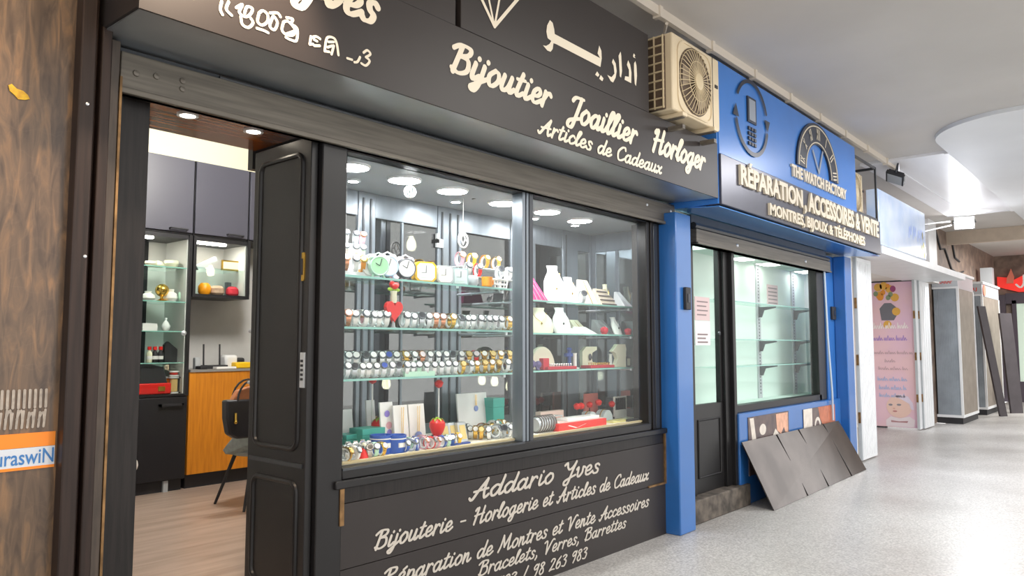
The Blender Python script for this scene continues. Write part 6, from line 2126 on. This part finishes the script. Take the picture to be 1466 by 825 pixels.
# gold dial watches in open boxes
for k, (px, y) in enumerate(((640, 3.40), (652, 3.40), (665, 3.37))):
    x = sx(px, y, 620)
    t = empty('boxed_watch', (x, y, CF), ['square gold faced clock, first of three towards the strawberry', 'square gold faced clock in the middle of three', 'square gold faced clock, third, standing a little forward'][k], 'clock', 'square gold clocks')
    w, h = .036, .12
    child(MB().hexa([(x - w, y, CF + .001), (x + w, y, CF + .001), (x + w, y + .03, CF + .001), (x - w, y + .03, CF + .001)], [(x - w, y + .03, CF + h), (x + w, y + .03, CF + h), (x + w, y + .06, CF + h), (x - w, y + .06, CF + h)]), 'case', SILVERM if k else GREYP, t, bev=.003)
    child(MB().quad((x - w * .72, y + .0015, CF + .018), (x + w * .72, y + .0015, CF + .018), (x + w * .72, y + .0245, CF + h - .016), (x - w * .72, y + .0245, CF + h - .016)), 'gold_face', DIALG, t)
# scattered watches on the floor
floor_w = [(494, 3.30, 'sw'), (503, 3.28, 'sk'), (512, 3.30, 'sw'), (521, 3.33, 'sw'), (498, 3.40, 'ww'), (509, 3.40, 'sw'), (519, 3.42, 'sb'), (528, 3.36, 'sw'), (530, 3.27, 'sk'), (544, 3.27, 'gw'), (493, 3.24, 'gc'), (505, 3.24, 'ww'), (535, 3.28, 'mg')]
for px, y, k in floor_w:
    put_watch(k, (sx(px, y, 650), y, CF + .0005), R(rng.uniform(-60, 40)), 'clustered by the blue tins', 'watches by the blue tins', 1.2)
floor_w = [(578, 3.29, 'bw'), (588, 3.30, 'sb'), (597, 3.29, 'bw'), (606, 3.31, 'pw'), (615, 3.28, 'rw'), (622, 3.27, 'pw'), (631, 3.27, 'bw'), (639, 3.28, 'mg'), (648, 3.28, 'bw'), (583, 3.36, 'mg'), (593, 3.37, 'bw'), (603, 3.38, 'pw'), (612, 3.36, 'sb'), (655, 3.30, 'yw')]
for px, y, k in floor_w:
    put_watch(k, (sx(px, y, 645), y, CF + .0005), R(rng.uniform(-60, 40)), 'in the colourful row before the pendant cards', 'watches before the pendant cards', 1.1)
floor_w = [(645, 3.58, 'sw'), (655, 3.62, 'sb'), (664, 3.58, 'sw'), (672, 3.46, 'ww'), (680, 3.42, 'gw'), (688, 3.38, 'gc'), (690, 3.50, 'rp'), (697, 3.42, 'gw'), (704, 3.46, 'gc'), (705, 3.58, 'sw'), (712, 3.40, 'sw'), (716, 3.58, 'gw'), (719, 3.34, 'sk'), (726, 3.34, 'sw'), (726, 3.44, 'gw'), (700, 3.34, 'sw'), (709, 3.34, 'sk'), (734, 3.36, 'sw')]
for px, y, k in floor_w:
    put_watch(k, (sx(px, y, 620), y, CF + .0005), R(rng.uniform(-50, 20)), 'in the crowd beside the mullion', 'watches beside the mullion', 1.3)
x = sx(664, 3.27, 640)
one(box(x - .09, x + .06, 3.27, 3.295, CF + .0005, CF + .014), 'pen', NAVY, 'dark blue pen lying before the square gold clocks', 'pen')


# ---------------------------------------------------------------- bay beyond the mullion
def bust(px, y, zb, w, h, label, m=WHITE, lean=.08, rz=-20, pend=None):
    x = sx(px, y, 450)
    t = empty('necklace_bust', (x, y, zb), label, 'display bust', 'necklace busts', R(rz))
    # shoulders taper to a neck, leaning back, with a rounded depth
    rows = []
    for v, ww in ((0, .42), (.06, .47), (.3, .5), (.55, .46), (.70, .36), (.80, .26), (.88, .22), (1.0, .26)):
        rows.append((v, ww))
    mb = MB()
    vs, fs = [], []
    n = 14
    for v, ww in rows:
        zz, yy = h * v, lean * v
        for j in range(n):
            a = 2 * PI * j / n
            vs.append((w * ww * math.cos(a), yy + .028 * math.sin(a) * (1 if v < .7 else .8), zz))
    for i in range(len(rows) - 1):
        for j in range(n):
            j2 = (j + 1) % n
            fs.append((i * n + j, i * n + j2, (i + 1) * n + j2, (i + 1) * n + j))
    fs.append(tuple(range(n))[::-1])
    fs.append(tuple(range((len(rows) - 1) * n, len(rows) * n)))
    mb.add(vs, fs)
    local(mb, 'torso', m, t)
    ch = MB().tube([(-w * .24, lean * .82 - .026, h * .80), (-w * .2, lean * .6 - .030, h * .62), (0, lean * .4 - .033, h * .42), (w * .2, lean * .6 - .030, h * .62), (w * .24, lean * .82 - .026, h * .80)], .0018, 5)
    local(ch, 'chain', GOLD if pend is None else SILVERM, t)
    local(MB().lathe([(0, -.012), (.008, 0), (0, .012)], (0, lean * .38 - .034, h * .38), 8), 'pendant', GOLD if pend is None else pend, t)
    return t


def ramp(px0, px1, y, zb, h, m, label, chains=4, chm=SILVERM, top=.35, name='display_ramp', depth=.10):
    a, b = sx(px0, y, 430), sx(px1, y, 430)
    t = empty(name, ((a + b) / 2, y, zb), label, 'display stand')
    w = b - a
    child(MB().hexa([(a, y, zb), (b, y, zb), (b, y + depth + .02, zb), (a, y + depth + .02, zb)], [(a + w * top * .3, y + depth, zb + h), (b - w * top, y + depth, zb + h), (b - w * top, y + depth + .02, zb + h), (a + w * top * .3, y + depth + .02, zb + h)]), 'ramp', m, t)
    if chains:
        c = MB()
        for k in range(chains):
            u = (k + .8) / (chains + .6)
            c.tube([(a + w * u, y - .003, zb + .01), (a + w * top * .3 + w * (1 - top * 1.3) * u, y + depth - .004, zb + h - .008)], .0025, 5)
        child(c, 'chains', chm, t)
    return t


z = SH['r1']
ramp(757, 786, 3.50, z, .20, MAGENTA, 'magenta velvet ramp with silver chains', 4)
bust(796, 3.58, z, .20, .30, 'tallest white necklace bust beside the magenta ramp', lean=.06)
bust(819, 3.55, z, .16, .22, 'shorter white necklace bust, second from the magenta ramp', lean=.07)
ramp(838, 858, 3.52, z, .21, CREAM, 'narrow cream leaning bracelet board', 1, GOLD, .3, 'bracelet_board', .08)
ramp(862, 890, 3.50, z, .15, mat('striped_beige', '#d6cbb8', 0.7), 'beige ramp with dark bracelet bars', 0, top=.4)
t = [o for o in bpy.data.objects if o.name.startswith('display_ramp')][-1]
a, b = sx(862, 3.5, 430), sx(890, 3.5, 430)
c = MB()
for k in range(4):
    v = .12 + k * .24
    c.tube([(a + (b - a) * (.12 * v + .04), 3.50 + .10 * v - .004, z + .15 * v), (b - (b - a) * (.4 * v + .04), 3.50 + .10 * v - .004, z + .15 * v)], .0065, 6)
child(c, 'bracelet_bars', mat('brown_bracelet', '#5a4a42', 0.4), t)
bust(868, 3.62, z, .08, .20, 'slim cream teardrop bust behind the beige ramp', IVORY, .02)
put_watch('sk', (sx(833, 3.43, 420), 3.43, z), R(-30), 'standing alone before the white busts', None, 1.5)
ramp(895, 906, 3.42, z, .13, GREYP, 'small grey ramp at the dark end of the top shelf', 1, top=.4)
z = SH['r2']
bust(774, 3.48, z, .24, .19, 'wide cream bust at the mullion end of the second shelf', IVORY, .05)
bust(806, 3.46, z, .16, .20, 'white bust with a small dark pendant on the second shelf', WHITE, .06, -20, DIALK)
ramp(816, 838, 3.44, z, .05, WHITE, 'low white ramp beside the bust with dark pendant', 0, top=.3)
ramp(836, 856, 3.43, z, .06, WHITE, 'low white tray with a sloping top, beside the red rose', 0, top=.2)
ramp(828, 846, 3.56, z, .12, IVORY, 'ivory ramp standing behind the low white displays', 1, GOLD, .3)
ramp(862, 882, 3.56, z, .13, GREYP, 'pale grey earring ramp behind the red rose', 2, top=.25)


def rose_head(px, y, zb, r, label):
    x = sx(px, y, 470)
    t = empty('rose_box', (x, y, zb), label, 'rose', 'red rose boxes')
    mb = MB().ball((x, y, zb + r), r, 1, 1, .95, 14, 9)
    for k in range(7):
        a = 2 * PI * k / 7
        mb.ball((x + r * .55 * math.cos(a), y + r * .55 * math.sin(a), zb + r * 1.25), r * .5, 1, 1, .9, 8, 6)
    child(mb, 'petals', REDD, t)
    c = MB().lathe([(r * .6, 0), (r * .8, r * .15), (r * .5, r * .4)], (x, y, zb), 10)
    child(c, 'base', RED, t)


rose_head(865, 3.43, z, .032, 'round red velvet rose before the grey earring ramp')
rose_head(899, 3.44, z, .030, 'round red velvet rose at the dark end of the second shelf')
bust(885, 3.47, z, .09, .15, 'small white leaning bust between the two red roses', WHITE, .07, -10, DIALK)
z = SH['r3']
# big half-round white collar display
x, y = sx(779, 3.58, 510), 3.58
t = empty('collar_display', (x, y, z), 'large half round cream collar display at the mullion end of the third shelf', 'display stand')
pts = [(.15 * math.cos(PI * k / 20), .17 * math.sin(PI * k / 20)) for k in range(21)]
child(MB().prism(pts, (x - .01, y, z), (1, 0, 0), (0, 0, 1), (0, .04, 0)), 'half_disc', CREAM, t, bev=.008)
x, y = sx(766, 3.45, 515), 3.45
t = empty('satin_bow', (x, y, z), 'dark violet satin bow before the cream collar display', 'bow')
child(MB().ball((x - .035, y, z + .045), .034, 1, .6, .9, 12, 8).ball((x + .035, y, z + .04), .034, 1, .6, .8, 12, 8).prism([(-.01, .02), (.012, .02), (.05, -.025), (.02, -.025)], (x, y - .01, z + .026), (1, 0, 0), (0, 0, 1), (0, .014, 0)), 'loops', PURPLE, t)
child(MB().ball((x, y, z + .045), .016, 1, 1, 1, 8, 6), 'knot', PURPLE, t)


def ring_tray(px0, px1, y, label, m, stones, zb, ends=True):
    a, b = sx(px0, y, 525), sx(px1, y, 525)
    t = empty('ring_tray', ((a + b) / 2, y, zb), label, 'tray', 'red ring trays')
    child(box(a, b, y, y + .10, zb, zb + .022), 'tray', REDD, t, bev=.003)
    if ends:
        child(box(a - .02, a + .05, y + .03, y + .07, zb + .0, zb + .085), 'end_box', REDD, t, bev=.003)
    n = 9
    for k in range(n):
        x = a + (b - a) * (.22 + .76 * k / n)
        for r_ in range(2):
            child(MB().tube([(x + .009 * math.cos(q), y + .03 + .04 * r_ + .004 * math.cos(q), zb + .026 + .009 * math.sin(q)) for q in [2 * PI * w / 10 for w in range(10)]], .0022, 5, closed=True).ball((x, y + .03 + .04 * r_, zb + .038), .0065, 1, 1, 1, 8, 5), 'ring', stones, t)


ring_tray(785, 826, 3.42, 'red ring tray with pearl rings before the cream collar display', REDD, SILVER, z)
ring_tray(846, 880, 3.42, 'red ring tray with gold rings between the two cream busts', REDD, GOLD, z, False)


def tee(px, y, zb, h, m, label, arm=True):
    x = sx(px, y, 515)
    t = empty('jewellery_post', (x, y, zb), label, 'display stand')
    child(MB().lathe([(.035, 0), (.035, .008), (.014, .012), (.014, h - .01), (.018, h), (0, h)], (x, y, zb), 14), 'post', m, t)
    if arm:
        child(MB().tube([(x - .05, y, zb + h * .75), (x + .05, y, zb + h * .75)], .016, 10), 'arm', m, t)
        child(MB().ball((x, y, zb + h + .01), .02, 1.3, 1, .7, 10, 6), 'head', m, t)
    return t


tee(815, 3.57, z, .14, NAVY, 'blue velvet post with cross arm behind the red ring tray')
tee(823, 3.47, z + .0, .12, WHITE, 'white round post beside the blue velvet one', False)
tee(874, 3.53, z, .11, WHITE, 'white round post beside the tall cream bust', False)
x, y = sx(842, 3.58, 510), 3.58
t = empty('earring_stand', (x, y, z), 'ivory C shaped earring stand between the two ring trays', 'display stand', None, R(-20))
local(MB().prism([(-.07, 0), (.075, 0), (.075, .03), (.03, .045), (.02, .08), (.03, .12), (.075, .145), (.075, .17), (-.03, .17), (-.07, .13)], (0, -.02, 0), (1, 0, 0), (0, 0, 1), (0, .04, 0)), 'curved_body', IVORY, t)
local(MB().ball((.0, -.03, .085), .018, .8, .4, 1.6, 10, 6), 'earring', DIALK, t)
x, y = sx(886, 3.48, 510), 3.48
t = empty('earring_stand', (x, y, z), 'tall cream wavy bust near the dark end of the third shelf', 'display stand', None, R(-20))
local(MB().prism([(-.06, 0), (.06, 0), (.07, .05), (.055, .10), (.06, .15), (.05, .19), (-.03, .19), (-.05, .165), (-.085, .13), (-.05, .115), (-.03, .07), (-.045, .03)], (0, -.025, 0), (1, 0, 0), (0, 0, 1), (0, .05, 0)), 'curved_body', CREAM, t)
x, y = sx(900, 3.43, 515), 3.43
t = empty('standing_picture', (x, y, z), 'tiny black photo frame at the dark end of the third shelf', 'frame')
child(box(x - .03, x + .03, y, y + .012, z, z + .085), 'frame_border', INK, t)
child(box(x - .02, x + .022, y - .002, y, z + .012, z + .072), 'frame_picture', IVORY, t)
# floor of that bay
x0, x1 = sx(798, 3.27, 605), sx(866, 3.27, 600)
t = empty('gift_box', ((x0 + x1) / 2, 3.34, CF), 'flat red box with a white ribbon line at the front of the case floor', 'box')
child(box(x0, x1, 3.255, 3.42, CF + .0005, CF + .055), 'base', REDB, t, bev=.003)
child(MB().quad((x0 + .10, 3.2535, CF + .035), (x0 + .12, 3.2535, CF + .038), (x0 + .22, 3.2535, CF + .014), (x0 + .20, 3.2535, CF + .012)).quad((x0 + .20, 3.2535, CF + .012), (x0 + .22, 3.2535, CF + .014), (x0 + .33, 3.2535, CF + .036), (x0 + .31, 3.2535, CF + .034)), 'ribbon_line', WHITE, t, smooth=0)
child(box(x0 + .02, x1 - .02, 3.27, 3.41, CF + .0552, CF + .060), 'lid_liner', mat('pale_pink_card', '#f0cfc8', 0.6), t)
one(box(x0 + .16, x1 - .03, 3.30, 3.40, CF + .0605, CF + .078), 'white_tray', WHITE, 'flat white tray lying on the red box', 'tray')
# roll of chain necklaces by the mullion
x, y = sx(778, 3.34, 610), 3.34
t = empty('necklace_roll', (x, y, CF), 'silver padded roll wound with dark chains beside the mullion', 'display stand')
child(MB().lathe([(.0, -.10), (.045, -.10), (.055, -.08), (.055, .08), (.045, .10), (.0, .10)], (x, y, CF + .056), 20, (1, 0, 0)), 'roll', SILVERM, t)
c = MB()
for k in range(7):
    xx = x - .085 + k * .027
    c.tube([(xx + .010 * math.sin(q), y + .058 * math.cos(q), CF + .057 + .058 * math.sin(q)) for q in [2 * PI * w / 18 for w in range(18)]], .0045, 5, closed=True)
child(c, 'chains', mat('oxidised_chain', '#6f6660', 0.4, 0.6), t)
card(774, 807, 3.62, .10, mat('blush_card', '#f3dcd0', 0.6), 'blush coloured card box behind the necklace roll', 'card_box', th=.05, tilt=.0)
x0, x1 = sx(776, 3.52, 590), sx(800, 3.52, 590)
t = empty('acrylic_table', ((x0 + x1) / 2, 3.52, CF), 'small clear acrylic table with a red base card behind the necklace roll', 'display stand')
child(box(x0, x1, 3.48, 3.56, CF + .075, CF + .081), 'top', ACRYL, t)
for xx in (x0 + .005, x1 - .012):
    for yy in (3.485, 3.548):
        child(box(xx, xx + .007, yy, yy + .007, CF + .0005, CF + .075), 'leg', ACRYL, t)
one(box(sx(780, 3.57, 590), sx(812, 3.57, 590), 3.575, 3.60, CF + .0005, CF + .05), 'red_card', mat('salmon_card', '#e2837a', 0.6), 'salmon pink card lying behind the acrylic table', 'card')
for k, (px, y, hh) in enumerate(((826, 3.52, .16), (832, 3.52, .16), (844, 3.62, .15), (857, 3.55, .17), (876, 3.52, .15), (882, 3.54, .16))):
    rose_tube(px, 590, y, CF, hh - .03, ['dark stemmed red rose, first towards the mullion', 'dark stemmed red rose, second, close beside the first', 'dark stemmed red rose standing behind the first pale arch', 'dark stemmed red rose between the two pale arches', 'dark stemmed red rose just past the second pale arch', 'dark stemmed red rose nearest the small framed picture'][k], INK)
for k, px in enumerate((846, 868)):
    x, y = sx(px, 3.47, 590), 3.45
    t = empty('bracelet_arch', (x, y, CF), ['pale grey padded bracelet arch behind the white tray', 'pale grey padded bracelet arch nearer the dark end of the case'][k], 'display stand', 'bracelet arches')
    pts = [(.07 * math.cos(PI * q / 14), .085 * math.sin(PI * q / 14)) for q in range(15)]
    child(MB().prism(pts, (x, y, CF + .0005), (1, 0, 0), (0, 0, 1), (0, .09, 0)), 'arch', mat('grey_suede', '#c3cdd2', 0.6), t, bev=.006)
    child(MB().tube([(x + .072 * math.cos(PI * q / 14), y + .04, CF + .0005 + .088 * math.sin(PI * q / 14)) for q in range(15)], .004, 5), 'bracelet', GOLD, t)
x0, x1 = sx(880, 3.5, 575), sx(897, 3.5, 575)
t = empty('standing_picture', ((x0 + x1) / 2, 3.5, CF), 'white edged dark picture at the dark end of the case floor', 'frame')
child(box(x0, x1, 3.5, 3.515, CF + .0005, CF + .18), 'frame_border', WHITE, t)
child(box(x0 + .012, x1 - .012, 3.597, 3.5, CF + .07, CF + .168), 'frame_picture', GREYD, t)
one(box(sx(838, 3.72, 570), sx(856, 3.72, 570), 3.72, 3.74, CF + .0005, CF + .20), 'price_card', mat('salmon_card', '#e2837a', 0.6), 'tall pale red price card at the back behind the bracelet arches', 'card')
one(box(sx(873, 3.33, 605), sx(900, 3.33, 600), 3.30, 3.40, CF + .0005, CF + .012), 'yellow_card', mat('straw_card', '#d9d08a', 0.6), 'flat straw yellow card beside the red box', 'card')
one(box(sx(896, 3.30, 600), sx(915, 3.30, 600), 3.25, 3.30, CF + .0005, CF + .018), 'dark_pouch', INK, 'flat dark pouch in the far front corner of the case floor', 'pouch')
# unused prototypes never placed
for k, (t, ph) in list(WPROTO.items()):
    if k not in WUSED:
        for c in list(t.children):
            bpy.data.objects.remove(c)
        bpy.data.objects.remove(t)
